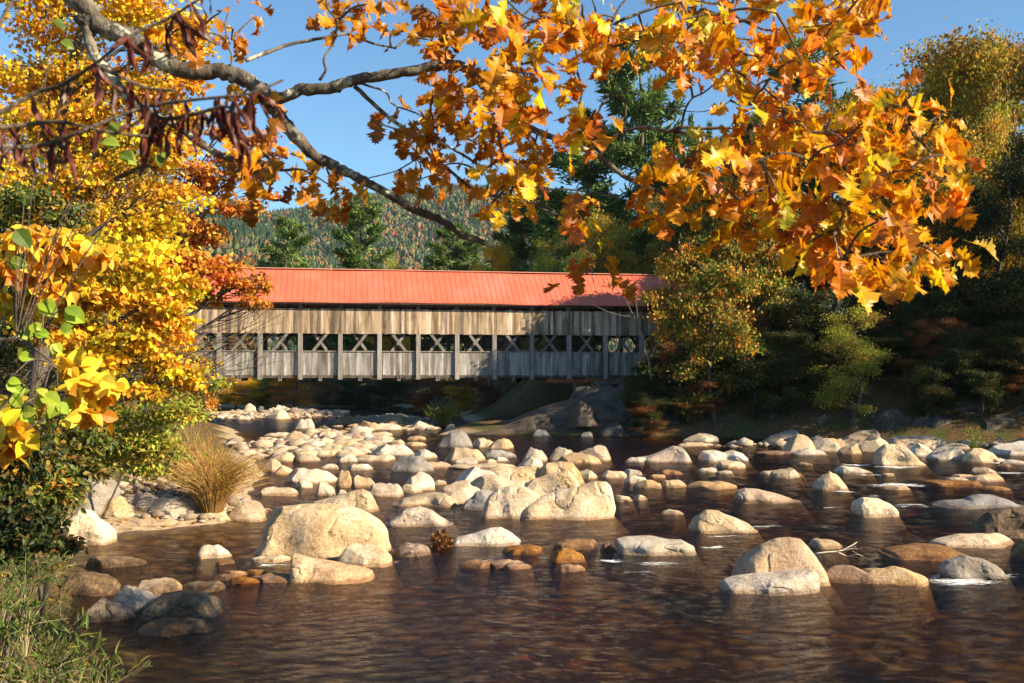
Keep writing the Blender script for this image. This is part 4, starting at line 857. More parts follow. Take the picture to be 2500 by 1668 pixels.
def plant(kind, px, Y, top, hw, label, group, x=None, H=None, cat='tree', rz=None):
    pr = PROTO[kind]; X = P(px, HOR, Y)[0] if x is None else x; gz = float(ground_z(X, Y))
    H = (P(px, top, Y)[2]-gz) if H is None else H
    R = 3.6 if not kind.startswith(('pine', 'spr')) else (2.6 if kind != 'spruce' else 1.4)
    sx = (hw/F*Y)/R*(1.55 if kind.startswith('pine') else 1) if hw else min(H/10, 1.25)
    loc = (X, Y, gz-.05); rz = rng.uniform(0, 6.28) if rz is None else rz; sc = (sx, sx, H/10)
    if kind not in USED:
        USED.add(kind); pr.location = loc; pr.rotation_euler = (0, 0, rz); pr.scale = sc; return setp(pr, label, cat, group)
    return dup(pr, loc, rz, sc, label, cat, group)
GR = 'forest trees on the right bank'
for a in [('oli', 2320, 80, 105, 260, 'tall olive and orange tree, highest on the right skyline'), ('oli', 2500, 76, 60, 150, 'tall green tree at the upper right corner'),
    ('mix', 2420, 84, 95, 200, 'broad green and orange tree at the right skyline, right of the tallest'), ('oyg', 2230, 88, 175, 170, 'orange crowned tree on the skyline between the tall olive tree and the pine'), ('oyg', 2150, 86, 205, 150, 'orange tinged tree on the skyline left of the tall olive tree'), ('mix', 2260, 74, 330, 190, 'mixed orange and green tree below the tall olive tree'), ('dk', 2450, 68, 330, 170, 'dark green tree below the upper right corner'),
    ('dk2', 2230, 69, 560, 150, 'dark tree behind the lowest oak leaves at right'), ('dk', 2050, 72, 500, 150, 'dark green tree behind the oak foliage, right of the mixed tree'),
    ('mix', 1890, 75, 500, 150, 'yellow and green tree behind the bridge end, beside the dark trees'), ('dk2', 1770, 74, 640, 130, 'dark bushy tree beside the right end of the bridge'),
    ('mix2', 1765, 70.3, 500, 125, 'tall dark tree shading the right end of the bridge'), ('mix2', 1860, 69.5, 480, 120, 'tall mixed tree right of the one shading the bridge end'), ('mix2', 1745, 62.8, 640, 130, 'dark tree overhanging the shore right of the ledge'), ('oyg2', 1650, 69.5, 600, 100, 'orange and yellow tree hanging over the right end of the red roof'), ('oyg2', 1800, 68, 800, 90, 'low orange tree in the shade of the right bank'), ('dk2', 1960, 66, 700, 110, 'dark bushy tree left of the sunlit lime tree'),
    ('lim', 2075, 60.4, 742, 105, 'small sunlit lime yellow tree against the dark right bank'), ('dk', 2330, 63.5, 700, 130, 'dark tree right of the sunlit lime tree'), ('dk2', 2480, 62, 640, 130, 'dark tree at the right edge above the boulder row'),
    ('rus', 2180, 66, 820, 90, 'rust brown bush deep in the shade right of the lime tree'), ('rus', 2400, 66, 860, 90, 'rust brown bush in the shade near the right edge'), ('dk', 1700, 66.5, 850, 80, 'dark leafy bush above the stone abutment'), ('mix', 1880, 64.5, 880, 70, 'low mixed bush on the dark right bank')]:
    plant(*a, GR)
for (x, y, H, lab) in [(33, 50.8, 18, ''), (38, 62, 15, ''), (45, 54.5, 20, ''), (55, 52, 19, ''), (68, 50, 20, ''), (64, 46, 20, '')]:
    plant(['dk', 'mix', 'oli'][int(x) % 3], 0, y, 0, None, 'tall tree of the right bank woods past the frame edge', 'woods beyond the right frame edge', x=x, H=H)
GUB = 'undergrowth of the right bank'
for i in range(72):
    px = 1560+i*14+rng.uniform(-14, 14); Y = rng.choice([62.8, 64, 65.5, 67.5, 70])+rng.uniform(-.4, .6)-(px > 2000)*2.0-(px > 2250)*2.0
    plant(['dk2', 'dk', 'rus', 'dk2'][i % 4], px, Y, 0, rng.uniform(46, 80), 'dark leafy undergrowth in the deep shade of the right bank', GUB, H=rng.uniform(2.0, 4.4), cat='bush')
plant('lim', 0, 7.4, 0, None, 'unseen tree added on the near bank right of the frame for dappled shade', 'woods beyond the right frame edge', x=13.0, H=11.8)  # unseen tree, added to throw dappled shade on the lower left rocks
GBK = 'trees behind the bridge'
for a in [('pine', 1560, 106, 105, 130, 'tallest white pine behind the oak leaves, right of centre'), ('pine2', 1445, 108.5, 300, 120, 'white pine left of the tallest pine, with a bare lower trunk'), ('pine3', 885, 129, 485, 75, 'lone green pine standing above the middle of the red roof'),
    ('pine2', 700, 140, 545, 62, 'thin pine with a pale bare trunk above the left of the roof'), ('pine', 1110, 133, 560, 80, 'pine partly behind the tip of the lichened branch'), ('pine3', 1290, 119, 470, 95, 'green pine above the right half of the roof'),
    ('pine2', 1990, 92, 115, 130, 'tall pine rising behind the oak leaves at right'), ('spruce', 1690, 130, 285, 28, 'slim spruce left one in the sky gap'), ('spruce', 1735, 128, 300, 26, 'slim spruce right one in the sky gap'), ('pine', 1840, 100, 300, 110, 'pine behind the oak leaves between the sky gap and the tall right pine'),
    ('yel', 1200, 112, 590, 75, 'yellow tree just above the roof near the oak branch tip'), ('lim', 1350, 98, 560, 80, 'light green tree above the right half of the roof'), ('oli', 1480, 96, 520, 100, 'olive tree behind the right end of the roof'), ('mix', 1640, 92, 460, 110, 'mixed green and yellow tree behind the right bridge end'),
    ('gre', 1420, 92, 600, 70, 'bright green tree behind the drooping oak sprig'), ('oli', 1750, 95, 400, 110, 'olive tree under the sky gap'), ('oyg', 1850, 98, 330, 100, 'orange green tree under the tall right pine'),
    ('lim', 960, 125, 620, 55, 'low yellow green tree right of the lone pine'), ('org', 590, 130, 640, 40, 'low red orange tree behind the left of the roof'), ('yel', 975, 126, 700, 90, 'yellow tree seen through the middle bays of the bridge'), ('lim', 590, 130, 720, 60, 'yellow green tree seen through the left bays of the bridge'),
    ('dk', 760, 130, 690, 80, 'dark tree seen through the bays left of centre'), ('dk2', 1120, 113, 690, 80, 'dark tree seen through the bays right of centre'), ('dk', 1420, 90, 700, 80, 'dark tree behind the right end bays'), ('mix', 860, 132, 690, 70, 'mixed tree seen through the central bays')]:
    plant(*a, GBK)
GU = 'bushes on the far bank under the bridge'
for a in [('yel', 580, 113.5, 905, 68, 'bright yellow bush under the bridge'), ('gre', 655, 116, 900, 55, 'green bush between the yellow and the orange one under the bridge'), ('org', 722, 112.5, 908, 70, 'rust orange bush under the bridge'), ('lim', 510, 122.5, 915, 66, 'yellow green bush at the left under the bridge'),
    ('rus', 800, 120, 930, 50, 'dark brown bush right of the orange one under the bridge'), ('dk', 870, 119, 925, 60, 'dark green bush under the middle of the bridge'), ('rus', 1050, 104, 915, 70, 'brown bush on the dark bank right of the green gravel bush'), ('dk2', 960, 112, 915, 60, 'dark bush left of the brown one under the bridge'),
    ('rus', 1180, 98, 905, 70, 'rusty bush under the bridge near the ledge'), ('dk', 1290, 92, 905, 70, 'dark bush beside the right abutment'), ('oyg2', 1120, 92, 940, 50, 'low orange bush at the top of the dark ledge')]:
    plant(*a, GU, cat='bush')
GL = 'trees behind the left maples'
for a in [('yel', 120, 58, 150, 220, 'yellow tree far behind the maple at the left edge'), ('oli', 330, 66, 330, 150, 'olive tree behind the yellow maple'), ('org', 470, 96, 640, 70, 'orange tree at the left end of the bridge'), ('yel', 250, 44, 480, 170, 'yellow tree low behind the maple trunk'), ('dk', 90, 40, 560, 170, 'dark tree low at the left edge behind the maple'), ('lim', 390, 52, 760, 90, 'yellow green tree at the left bridge approach')]:
    plant(*a, GL)

# left bank maples and bushes
tree_px('maple_tree', 'big golden yellow maple filling the upper left', 'tree', 60, 24, [(120,40,150,90),(330,30,150,80),(440,110,90,70),(60,180,140,90),(230,180,150,100),(380,210,110,80),(100,330,140,90),(290,330,150,90),(410,380,100,80),(240,460,150,90),(400,500,110,80),(90,470,130,90),(330,560,120,80),(60,-80,170,90),(280,-90,170,80),(470,60,50,40),(480,190,45,50),(450,300,70,50)],
    20000, T_MAPLE, .105, YEL, 301, tr=.26, twigs=16, sub=12, sig=.22)
tree_px('maple_tree', 'orange maple reaching over the left end of the red roof', 'tree', 330, 34, [(570,325,60,35),(635,345,50,30),(560,400,80,45),(640,410,45,25),(480,450,90,60),(570,500,75,40),(470,560,90,50),(540,655,85,45),(460,660,90,50),(590,690,60,40),(625,745,45,28),(400,620,90,60),(380,720,90,55),(500,725,60,30),(660,480,25,15),(640,700,30,25)],
    13000, T_MAPLE, .115, ORG, 302, tr=.20, twigs=15, sub=10, sig=.20)
tree_px('maple_tree', 'younger yellow maple leaning over the left bank, below the big maple', 'tree', -40, 18, [(330,640,110,60),(240,720,120,60),(390,740,80,50),(150,800,110,60),(320,820,110,55),(420,800,70,45),(260,890,110,55),(390,880,70,40),(120,700,100,60),(460,700,60,40),(440,920,60,40),(350,960,70,40)],
    11500, T_MAPLE, .088, YEL, 303, tr=.10, twigs=16, sub=10, sig=.22)
tree_px('hickory_sapling', 'near sapling with large golden yellow leaves at the left edge', 'sapling', -300, 8.5, [(120,590,110,45),(60,660,90,50),(200,640,80,40),(150,700,80,35),(40,740,70,40)],
    620, T_BROAD, .115, ([(.80,.48,.03),(.74,.40,.025),(.82,.56,.07),(.66,.30,.03)], [3,3,2,1]), 304, tr=.03, twigs=6, sub=10, sig=.2)
tree_px('hickory_sapling', 'near sapling with drooping amber leaf clusters below the lime leaves', 'sapling', -420, 7, [(230,950,60,45),(180,900,50,25),(50,1040,60,55),(200,1000,50,30),(20,1090,50,35)],
    210, T_BROAD, .12, ([(.84,.50,.02),(.78,.40,.02),(.84,.58,.05),(.66,.28,.02)], [3,3,2,1]), 305, tr=.025, twigs=5, sub=8, sig=.2)
GS = 'bushes on the left bank'
for i, (bp, Y, cl, n, sz, pl, lab) in enumerate([
    (120, 15, [(60,480,90,50),(150,530,70,40),(40,560,80,50),(180,1080,120,60),(100,1150,120,60)], 4200, .075, ([(.07,.09,.02),(.16,.16,.03),(.30,.24,.03),(.04,.05,.012)], [2,2,1,1.5]), 'dark green bush under the left edge of the maple'),
    (40, 19, [(330,1050,110,50),(260,1110,100,45),(400,1090,80,40),(430,1010,70,40),(350,1130,80,35)], 4200, .095, LIM, 'yellow green bush behind the bank rocks'),
    (250, 25, [(450,985,60,35),(400,970,70,40),(480,1020,50,28),(520,940,40,25)], 2600, .10, LIM, 'small yellow green bush near the far bar at left'),
    (60, 13, [(60,1000,110,60),(30,1120,100,60),(130,1200,90,45),(50,1220,90,45)], 2600, .09, MIXD, 'mixed dark bush above the two tone boulder'),
    (90, 22, [(230,1010,110,55),(180,960,100,50),(140,1040,90,50)], 3200, .10, MIXD, 'olive bush below the young yellow maple'),
    (100, 13.5, [(110,1110,90,50),(180,1150,80,45),(60,1180,80,45),(120,1220,70,40),(200,1080,80,45)], 3400, .085, ([(.20,.20,.03),(.13,.15,.025),(.40,.30,.04),(.07,.09,.02)], [2,2,1,2]), 'shadowy green and amber bush beside the two tone boulder'),
    (40, 12, [(60,1120,80,50),(20,1210,70,45),(110,1290,60,35),(150,1330,50,25)], 2600, .08, ([(.10,.12,.025),(.05,.07,.02),(.30,.18,.03)], [2,2,.8]), 'dim tangled bush left of the two tone boulder'),
    (20, 11, [(30,1270,80,40),(80,1320,70,35),(10,1350,70,40)], 1500, .075, DKG_SHADE, 'dark low bush at the left edge beside the dappled rocks'),
    (330, 33, [(420,860,70,35),(470,900,60,30),(400,920,60,30)], 2200, .12, OYG, 'orange green bush behind the bare twigs')]):
    tree_px('bush', lab, 'bush', bp, Y, cl, n, T_OVAL if Y < 16 else T_DIA, sz, pl, 400+i, tr=.03, group=GS, sub=10, sig=.26)
def px_off(px, Y): return P(px, HOR, Y)[0]
# bare arching shrub
def bare_shrub():
    Y = 21; bx = P(95, HOR, Y)[0]; base = np.array([bx, Y, float(ground_z(bx, Y))]); root = empty('bare_shrub', base, 'leafless grey shrub with long arching twigs in front of the bridge', 'shrub')
    b = MB(); r = np.random.default_rng(88)
    for i in range(34):
        e = P(r.uniform(470, 715), r.uniform(745, 905)+ (30 if i % 3 else 0), Y+r.normal(0, 1.2)); s = P(r.uniform(150, 330), r.uniform(860, 960), Y+r.normal(0, .6)); st = base+r.normal(0, .25, 3)*np.array([1, 1, 0])
        m1 = s+(e-s)*.5+np.array([0, 0, -r.uniform(.05, .5)]); pt = smooth_pts([st, s, m1, e], 16)-base
        b.tube(pt, np.linspace(.018, .004, 16), 4, cap=False)
        for _ in range(9):
            j = r.integers(5, 15); d = unit(pt[min(j+1, 15)]-pt[j]+r.normal(0, .55, 3)); L = r.uniform(.3, 1.1)
            q = smooth_pts([pt[j], pt[j]+d*L*.5+r.normal(0, .04, 3), pt[j]+d*L+np.array([0, 0, r.uniform(-.1, .25)])], 5); b.tube(q, np.linspace(.007, .003, 5), 3, cap=False)
    b.build('twigs', M_TWIG, root)
    f = MB(); cl = [(*(P(x, y, Y)-base), .5, .5, .25) for x, y in [(330, 880), (430, 850), (380, 800), (480, 900)]]
    foliage(f, cl, 260, T_OVAL, .09, YEL, 77); f.build('last_leaves', M_LEAF, root)
bare_shrub()
def stem_plant(name, label, cat, base, H, spread, ns, lcol, scol, lsz, nl, tmpl, seed, group=None, rad=.006, lean=(0, 0), droop=.15, leaf_from=.3):
    r = np.random.default_rng(seed); root = empty(name, base, label, cat, group); b = MB(); lf = MB()
    global rng
    for i in range(ns):
        a = r.uniform(0, 6.28); q = spread*r.random()**.6; h = H*r.uniform(.6, 1.05)*(1-.3*(q/spread)**2)
        e = np.array([q*math.cos(a)+lean[0]*h, q*math.sin(a)+lean[1]*h, h]); st = np.array([e[0]*.12, e[1]*.12, -.1])
        m1 = st+(e-st)*.55+np.array([-e[0]*.12, -e[1]*.12, .08*h]); e = e+np.array([e[0]*.2, e[1]*.2, -droop*h*r.random()])
        pt = smooth_pts([st, m1, e], 7); cc = np.array(scol[r.integers(len(scol))])*r.uniform(.7, 1.3); b.tube(pt, rad*np.linspace(1.2, .4, 7), 3, cc, cap=False)
        if nl:
            s = r.uniform(leaf_from, 1, nl); p = np.stack([np.interp(s, np.linspace(0, 1, 7), pt[:, k]) for k in range(3)], -1)
            T = unit((pt[-1]-pt[0])*.6/max(h, .1)+r.normal(0, .6, (nl, 3))); lf.leaves(tmpl, p, T, unit(r.normal(0, .6, (nl, 3))+np.array([.2, -.2, .8])), lsz*r.uniform(.6, 1.25, nl), pal(nl, *lcol))
    b.build('stems', M_COLSTEM, root)
    if nl: lf.build('leaves', M_LEAF, root)
    return root
mm = NT('stem'); M_COLSTEM = mm.principled(mm.col(), .8, None, .2)
q = W(505, 1262, .15)
stem_plant('willow_shrub', 'reddish brown willow shrub fanning up from the bank rocks', 'shrub', (q[0], q[1]+.4, .12), 2.1, 1.3, 900, ([(.50,.36,.04),(.36,.32,.04),(.55,.28,.04)], [2,2,1]), [(.40,.18,.06),(.46,.24,.08),(.36,.24,.07),(.48,.34,.12),(.24,.10,.04)], .07, 7, T_NARROW, 51, rad=.0062, droop=.25)
q2 = W(455, 1200, .2)
stem_plant('willow_shrub', 'second paler willow shrub behind the reddish brown one', 'shrub', (q2[0], q2[1]+.5, .3), 2.2, 1.0, 260, ([(.40,.34,.05),(.30,.28,.04)], [1,1]), [(.34,.22,.08),(.30,.24,.09),(.40,.20,.07)], .07, 7, T_NARROW, 52, rad=.008)
q = W(1080, 1040); stem_plant('river_bush', 'round bright green bush on the middle far bar', 'bush', (q[0], q[1], .0), 1.9, 1.5, 150, ([(.30,.32,.05),(.38,.36,.06),(.20,.24,.04)], [2,1,1]), [(.2,.18,.06)], .22, 16, T_NARROW, 53, rad=.012)
q = W(2385, 1122); stem_plant('river_plant', 'small green leafy plant growing between the right row boulders', 'plant', (q[0], q[1], .0), 1.7, .75, 16, ([(.20,.26,.04),(.30,.32,.06),(.14,.18,.03)], [2,1,1]), [(.16,.13,.05)], .17, 22, T_NARROW, 54, rad=.012)
for i, (px, py, H, lab) in enumerate([(1690, 1062, 1.9, 'dim olive shrub on the shore left of the flat white rock'), (1840, 1060, 1.2, 'small green sprout at the dark shore above the tan egg'), (2000, 1060, 1.3, 'dim leafy sprout behind the right row')]):
    q = W(px, py, .1); stem_plant('shore_shrub', lab, 'shrub', (q[0], q[1]+.6, float(ground_z(q[0], q[1]+.6))), H, .7, 26, ([(.20,.22,.04),(.30,.26,.05)], [1,1]), [(.14,.10,.05)], .16, 14, T_NARROW, 60+i, rad=.012)
GG = 'willow weeds at the lower left'
for i, (px, py, Y, H, lab) in enumerate([(-10, 1600, 7.6, .6, 'bright green willow weed nearest the corner'), (90, 1690, 7.4, .6, 'bright green willow weed at the bottom edge'), (130, 1700, 7.8, .55, 'low willow weed third from the corner at the bottom edge'), (215, 1720, 8.2, .5, 'outermost low willow weed over the amber water'),
    (60, 1560, 8.8, .55, 'tangled willow weed behind the corner ones'), (0, 1480, 9.6, .6, 'taller pale willow weed at the left edge'), (120, 1600, 9.4, .45, 'willow weed below the dark shaded boulder'), (60, 1440, 10.8, .5, 'wiry weed beside the dark shaded boulder')]):
    g = P(px, py, Y); stem_plant('willow_weed', lab, 'weed', (g[0], Y, g[2]-.05), H, .42, 15, ([(.06,.10,.014),(.10,.15,.02),(.20,.18,.04),(.04,.06,.012)], [3,3,1.2,1.5]), [(.28,.22,.12),(.20,.14,.07),(.34,.28,.16)], .105, 11, T_NARROW, 500+i, GG, rad=.0035, lean=(.12, -.1), droop=.35)
# grasses on the near bank
def bank_grass():
    b = MB(); n = 6000; x = rnd(-9, -2.2, n); y = rnd(6.5, 24, n); d = shore_dist(x, y); ok = (d > .05) & (d < 1.6+.5*(y > 13)); x, y = x[ok], y[ok]; n = len(x); z = ground_z(x, y)
    T = unit(np.stack([rng.normal(.25, .45, n), rng.normal(0, .45, n), np.ones(n)], -1)); N = unit(np.stack([rng.normal(0, 1, n), rng.normal(0, 1, n), np.full(n, .3)], -1))
    b.leaves(oval_t(.022, .5), np.stack([x, y, z-.02], -1), T, N, rnd(.15, .42, n), pal(n, [(.09,.085,.025),(.06,.09,.02),(.24,.18,.08),(.13,.08,.035)], [2,2,1.5,1]))
    setp(b.build('grass', M_LEAF), 'mixed green and straw grass on the near left bank', kind='stuff')
bank_grass()
def litter():
    b = MB(); n = 5000; x = rnd(-16, -2, n); y = rnd(6.5, 40, n); d = shore_dist(x, y); ok = (d > .0) & (d < 6); x, y = x[ok], y[ok]; n = len(x); z = ground_z(x, y)+.02
    b.leaves(T_MAPLE, np.stack([x, y, z], -1), unit(np.stack([rng.normal(size=n), rng.normal(size=n), np.zeros(n)], -1)), unit(np.stack([rng.normal(0, .3, n), rng.normal(0, .3, n), np.ones(n)], -1)), rnd(.07, .12, n), pal(n, [(.5,.28,.04),(.34,.16,.05),(.22,.11,.05),(.6,.40,.06)]))
    setp(b.build('leaf_litter', M_LEAF), 'fallen yellow and brown leaves on the left bank', kind='stuff')
litter()
# pale sapling in front of the bridge's right end
def pale_sapling():
    Y = 64.5; pts = [(1596, 1000), (1592, 940), (1583, 880), (1572, 830), (1556, 790), (1530, 768)]; base = P(1596, 1000, Y); root = empty('birch_sapling', base, 'thin pale sapling leaning left in front of the shaded bridge end', 'sapling')
    b = MB(); pt = smooth_pts([P(x, y, Y)-base for x, y in pts], 14); pt[0, 2] -= .6; b.tube(pt, np.linspace(.075, .025, 14), 6)
    for (a, c_) in (((1572, 830), (1510, 870)), ((1572, 830), (1545, 815)), ((1556, 790), (1475, 795)), ((1583, 880), (1610, 820)), ((1540, 775), (1440, 740)), ((1560, 800), (1550, 690)), ((1556, 790), (1500, 660))):
        b.tube(smooth_pts([P(*a, Y)-base, (P(*a, Y)+P(*c_, Y))/2-base+np.array([0, .1, -.15]), P(*c_, Y)-base], 6), np.linspace(.024, .008, 6), 4)
    b.build('trunk', M_GREYBARK, root, smooth=True)
    f = MB(); foliage(f, [(*(P(x, y, Y)-base), .8, .8, .5) for x, y in [(1600, 830), (1620, 790), (1590, 900), (1500, 690)]], 260, T_DIA, .2, OYG, 91); f.build('crown', M_LEAF, root)
pale_sapling()
# driftwood and the tuft of leaves caught on a rock
def driftwood():
    Y = W(2030, 1356)[1]; base = P(1990, 1352, Y); b = MB()
    for pl_, r0 in (([(1985,1353),(2020,1348),(2045,1346),(2070,1337),(2092,1324)], .022), ([(2045,1346),(2080,1340),(2104,1340)], .012), ([(2045,1348),(2070,1358),(2095,1354),(2130,1370)], .016), ([(2070,1358),(2100,1362),(2132,1366)], .010), ([(2080,1345),(2110,1360)], .009), ([(2000,1352),(2025,1356),(2038,1366)], .011), ([(2060,1352),(2085,1334),(2092,1345)], .009), ([(2060,1340),(2090,1330)], .008)):
        r = np.random.default_rng(int(r0*1e4)); b.tube(smooth_pts([P(x, y, Y+r.normal(0, .08))-base for x, y in pl_], 10), np.linspace(r0, r0*.35, 10), 5)
    m_ = NT('bleached_wood'); oo = m_.obj(); m_.principled(m_.ramp(m_.noise(oo, 20, 3), [(.3, (.42, .34, .25)), (.7, (.70, .60, .47))]), .8)
    setp(b.build('driftwood_branch', m_.m, smooth=True, loc=base), 'bleached bare driftwood branch caught behind the pinkish boulder', 'branch')
    g = W(1075, 1336); b = MB(); n = 130; d = unit(rng.normal(size=(n, 3)))*rnd(.05, .2, (n, 1)); d[:, 2] = np.abs(d[:, 2])*1.3+.03
    b.leaves(T_OAK[1], d, unit(d+rng.normal(0, .15, (n, 3))+np.array([0, 0, -.1])), unit(rng.normal(size=(n, 3))), rnd(.11, .17, n), pal(n, [(.40,.20,.04),(.26,.11,.03),(.55,.34,.05),(.16,.07,.03)]))
    b.tube([(0, 0, -.35), (.02, 0, 0), (.0, 0, .25)], .03, 5, (.1, .06, .03))
    setp(b.build('leaf_tuft', M_LEAF, loc=(g[0], g[1], 0)), 'tuft of brown and golden dead leaves caught beside the greyish white slab', 'leaf tuft')
driftwood()

# ------------------------------------------------------------------ the oak whose branches hang over the river
def oak():
    base = np.array([-4.3, 4.2, float(ground_z(-4.3, 4.2))-.1]); root = empty('oak_tree', base, 'near red oak with lichened limbs and orange leaves hanging over the river', 'tree')
    Y0 = 4.9; nodes = []
    b = MB(); b.tube(smooth_pts([base, (-4.2, 4.3, 3.5), (-3.9, 4.5, 6.0), (-3.8, 4.5, 8.5), (-4.0, 4.6, 11)], 20)-base, np.linspace(.26, .10, 20), 10); b.build('trunk', M_OAKBARK, root, smooth=True)
    def br_(pts, w0, w1, y0, y1, pre=None, n=None, bumpy=.12):
        k = len(pts); ys = np.linspace(y0, y1, k)
        w3 = [P(x, y, yy) for (x, y), yy in zip(pts, ys)]
        if pre is not None: w3 = [np.array(pre_) for pre_ in pre]+w3
        n = n or max(10, 5*len(w3)); q = smooth_pts(w3, n); r = np.random.default_rng(int(pts[0][0]+pts[-1][1]))
        Yq = q[:, 1]; rad = np.linspace(w0, w1, n)/2/F*Yq*(1+bumpy*r.normal(0, .5, n)); q = q+r.normal(0, .10, (n, 3))*rad[:, None]
        nodes.append(q[len(pre or [])*4:]); bb = MB(); bb.tube(q-base, rad, 10 if w0 > 14 else 6); return bb.build('branch', M_OAKBARK, root, smooth=True)
    br_([(187,0),(204,46),(250,64),(307,89),(350,118),(404,154),(464,175),(536,175),(589,189),(636,221),(661,257)], 52, 36, 4.75, 4.85, [(-3.85, 4.5, 6.4), (-2.9, 4.65, 6.0)], 70)
    br_([(640,225),(661,257),(696,303),(743,357),(761,375),(814,404),(861,428),(903,450),(957,478),(1011,511),(1064,532),(1107,557),(1128,576),(1160,584),(1204,601)], 34, 13, 4.85, 5.3, n=80)
    br_([(640,240),(707,232),(736,218),(814,214),(850,200),(921,186),(993,175),(1064,162),(1118,157),(1157,186),(1189,218),(1218,246),(1261,282),(1296,314),(1350,336),(1400,357),(1450,375),(1486,400),(1521,429),(1575,454),(1629,475),(1720,490),(1818,507)], 31, 8, 4.85, 4.7, n=110)
    br_([(865,209),(907,250),(957,293),(1011,332),(1046,375),(1100,418),(1154,461),(1207,479),(1279,496),(1386,532)], 12, 5, 4.85, 5.2)
    br_([(1011,330),(1064,343),(1118,371),(1171,404),(1236,443),(1296,461),(1400,464),(1500,480)], 9, 4, 4.95, 4.6)
    br_([(880,203),(940,225),(960,255),(1020,278),(1080,310),(1140,340)], 6, 3, 4.9, 5.1)
    br_([(600,148),(661,125),(714,107),(800,91),(850,84),(904,104),(964,118)], 10, 5, 4.8, 5.1)
    br_([(780,196),(795,171),(791,143),(814,104),(821,54),(800,21),(795,-5)], 8, 4, 4.85, 4.9)
    br_([(211,64),(225,125),(250,161),(279,196),(321,250),(357,275),(429,307),(500,357),(557,386),(625,396),(679,411)], 27, 14, 4.75, 4.9, n=50)
    br_([(1464,378),(1486,346),(1521,321),(1575,311),(1629,321),(1664,311),(1736,314),(1843,307),(1879,279),(1930,215)], 12, 5, 4.75, 4.6)
    br_([(1521,321),(1525,286),(1525,250),(1500,221),(1486,186),(1464,154)], 7, 4, 4.72, 4.6)
    br_([(1629,321),(1700,329),(1754,350),(1807,386),(1861,421),(1960,470),(2060,560)], 9, 4, 4.7, 4.4)
    br_([(1664,311),(1672,270),(1690,240),(1720,225),(1760,190),(1800,150)], 6, 3, 4.7, 4.5)
    br_([(1500,60),(1532,43),(1646,7),(1757,11),(1807,46),(1861,71),(1900,73),(1964,64),(2060,60),(2150,90)], 8, 4, 4.6, 4.4)
    br_([(1600,255),(1660,270),(1720,272),(1770,255),(1790,235)], 3, 2, 4.7, 4.7)
    br_([(1818,507),(1861,475),(1893,429),(1940,400)], 6, 3, 4.6, 4.5)
    br_([(1770,500),(1800,545),(1840,570),(1900,560),(1980,610),(2080,640)], 7, 4, 4.6, 4.3)
    br_([(920,300),(1010,335),(1012,385),(990,405),(960,420),(900,435)], 5, 3, 4.95, 5.0)
    br_([(560,178),(566,140),(556,110),(550,60),(558,28)], 5, 3, 4.8, 4.8)
    br_([(1236,0),(1280,40),(1330,60),(1400,75),(1480,60)], 6, 3, 4.7, 4.7)
    br_([(1386,532),(1420,580),(1440,640),(1450,690)], 5, 3, 4.9, 4.7)
    NV = np.concatenate(nodes)
    BRN = [(.62,.24,.01),(.68,.30,.012),(.50,.17,.01),(.78,.38,.012)]; ORA = [(.82,.34,.008),(.86,.42,.01),(.74,.25,.008),(.90,.54,.012),(.58,.17,.008),(.84,.38,.01),(.88,.48,.012),(.66,.56,.02)]
    regs = [  # cx, cy, rx, ry, clusters, palette, Y, leaf
        (1010,60,150,70,26,BRN,5.1,.155),(840,60,70,55,7,BRN,5.0,.14),(870,100,60,30,4,BRN,5.0,.14),(1150,170,110,90,20,BRN,4.9,.16),(1320,90,130,90,26,ORA,4.7,.17),(1330,230,110,80,18,ORA,4.5,.175),
        (1560,90,190,90,36,ORA,4.7,.165),(1830,70,190,80,36,ORA,4.5,.165),(2070,70,120,80,22,ORA,4.3,.16),(1600,190,110,50,10,ORA,4.7,.155),(1830,190,150,70,22,ORA,4.6,.16),(2020,170,120,60,12,ORA,4.4,.16),(1440,330,60,50,5,ORA,4.6,.16),
        (1900,330,150,80,30,ORA,4.5,.165),(2100,340,150,80,30,ORA,4.3,.165),(2230,330,110,50,12,ORA,4.3,.165),(1760,420,140,60,22,ORA,4.6,.16),(1990,450,190,80,42,ORA,4.3,.17),(2220,430,130,90,22,ORA,4.2,.165),
        (1640,500,110,60,14,ORA,4.6,.165),(1850,550,140,60,18,ORA,4.4,.17),(2080,590,150,70,32,ORA,4.1,.17),(2260,640,90,60,12,ORA,4.0,.17),(2150,690,150,45,14,ORA,4.0,.17),
        (1080,320,130,70,20,BRN+ORA[:2],5.0,.15),(1190,300,100,80,14,ORA,4.9,.15),(1040,430,110,50,14,BRN+ORA[:2],5.1,.15),(1200,420,120,60,18,ORA,4.9,.15),(1320,400,100,60,14,ORA,4.8,.155),(1340,500,110,50,10,ORA,4.9,.15),
        (700,450,120,55,24,BRN,5.0,.155),(610,430,80,40,8,BRN,5.0,.15),(840,500,70,40,5,BRN,5.1,.15),(1420,600,60,50,8,ORA,4.6,.165),(1440,690,40,35,4,BRN,4.6,.17),(580,110,60,60,7,BRN,4.9,.13),(480,110,90,40,9,BRN,4.9,.14),(610,270,50,40,5,BRN,4.9,.14),(560,340,60,50,6,BRN,4.9,.14),(1250,520,60,40,4,ORA,5.0,.15)]
    cen = []; info = []
    for (cx, cy, rx, ry, n, pl_, Y, lf) in regs:
        for _ in range(int(round(n*.55))):
            a = rng.uniform(0, 6.28); q = math.sqrt(rng.random())*1.0; cen.append(P(cx+rx*q*math.cos(a), cy+ry*q*math.sin(a)-40, Y+rng.normal(0, .3))); info.append((pl_, lf))
    cen = np.array(cen); nodeset = NV.copy(); tw = MB(); lv = MB(); order = np.argsort([np.min(np.linalg.norm(NV-c, axis=1)) for c in cen])
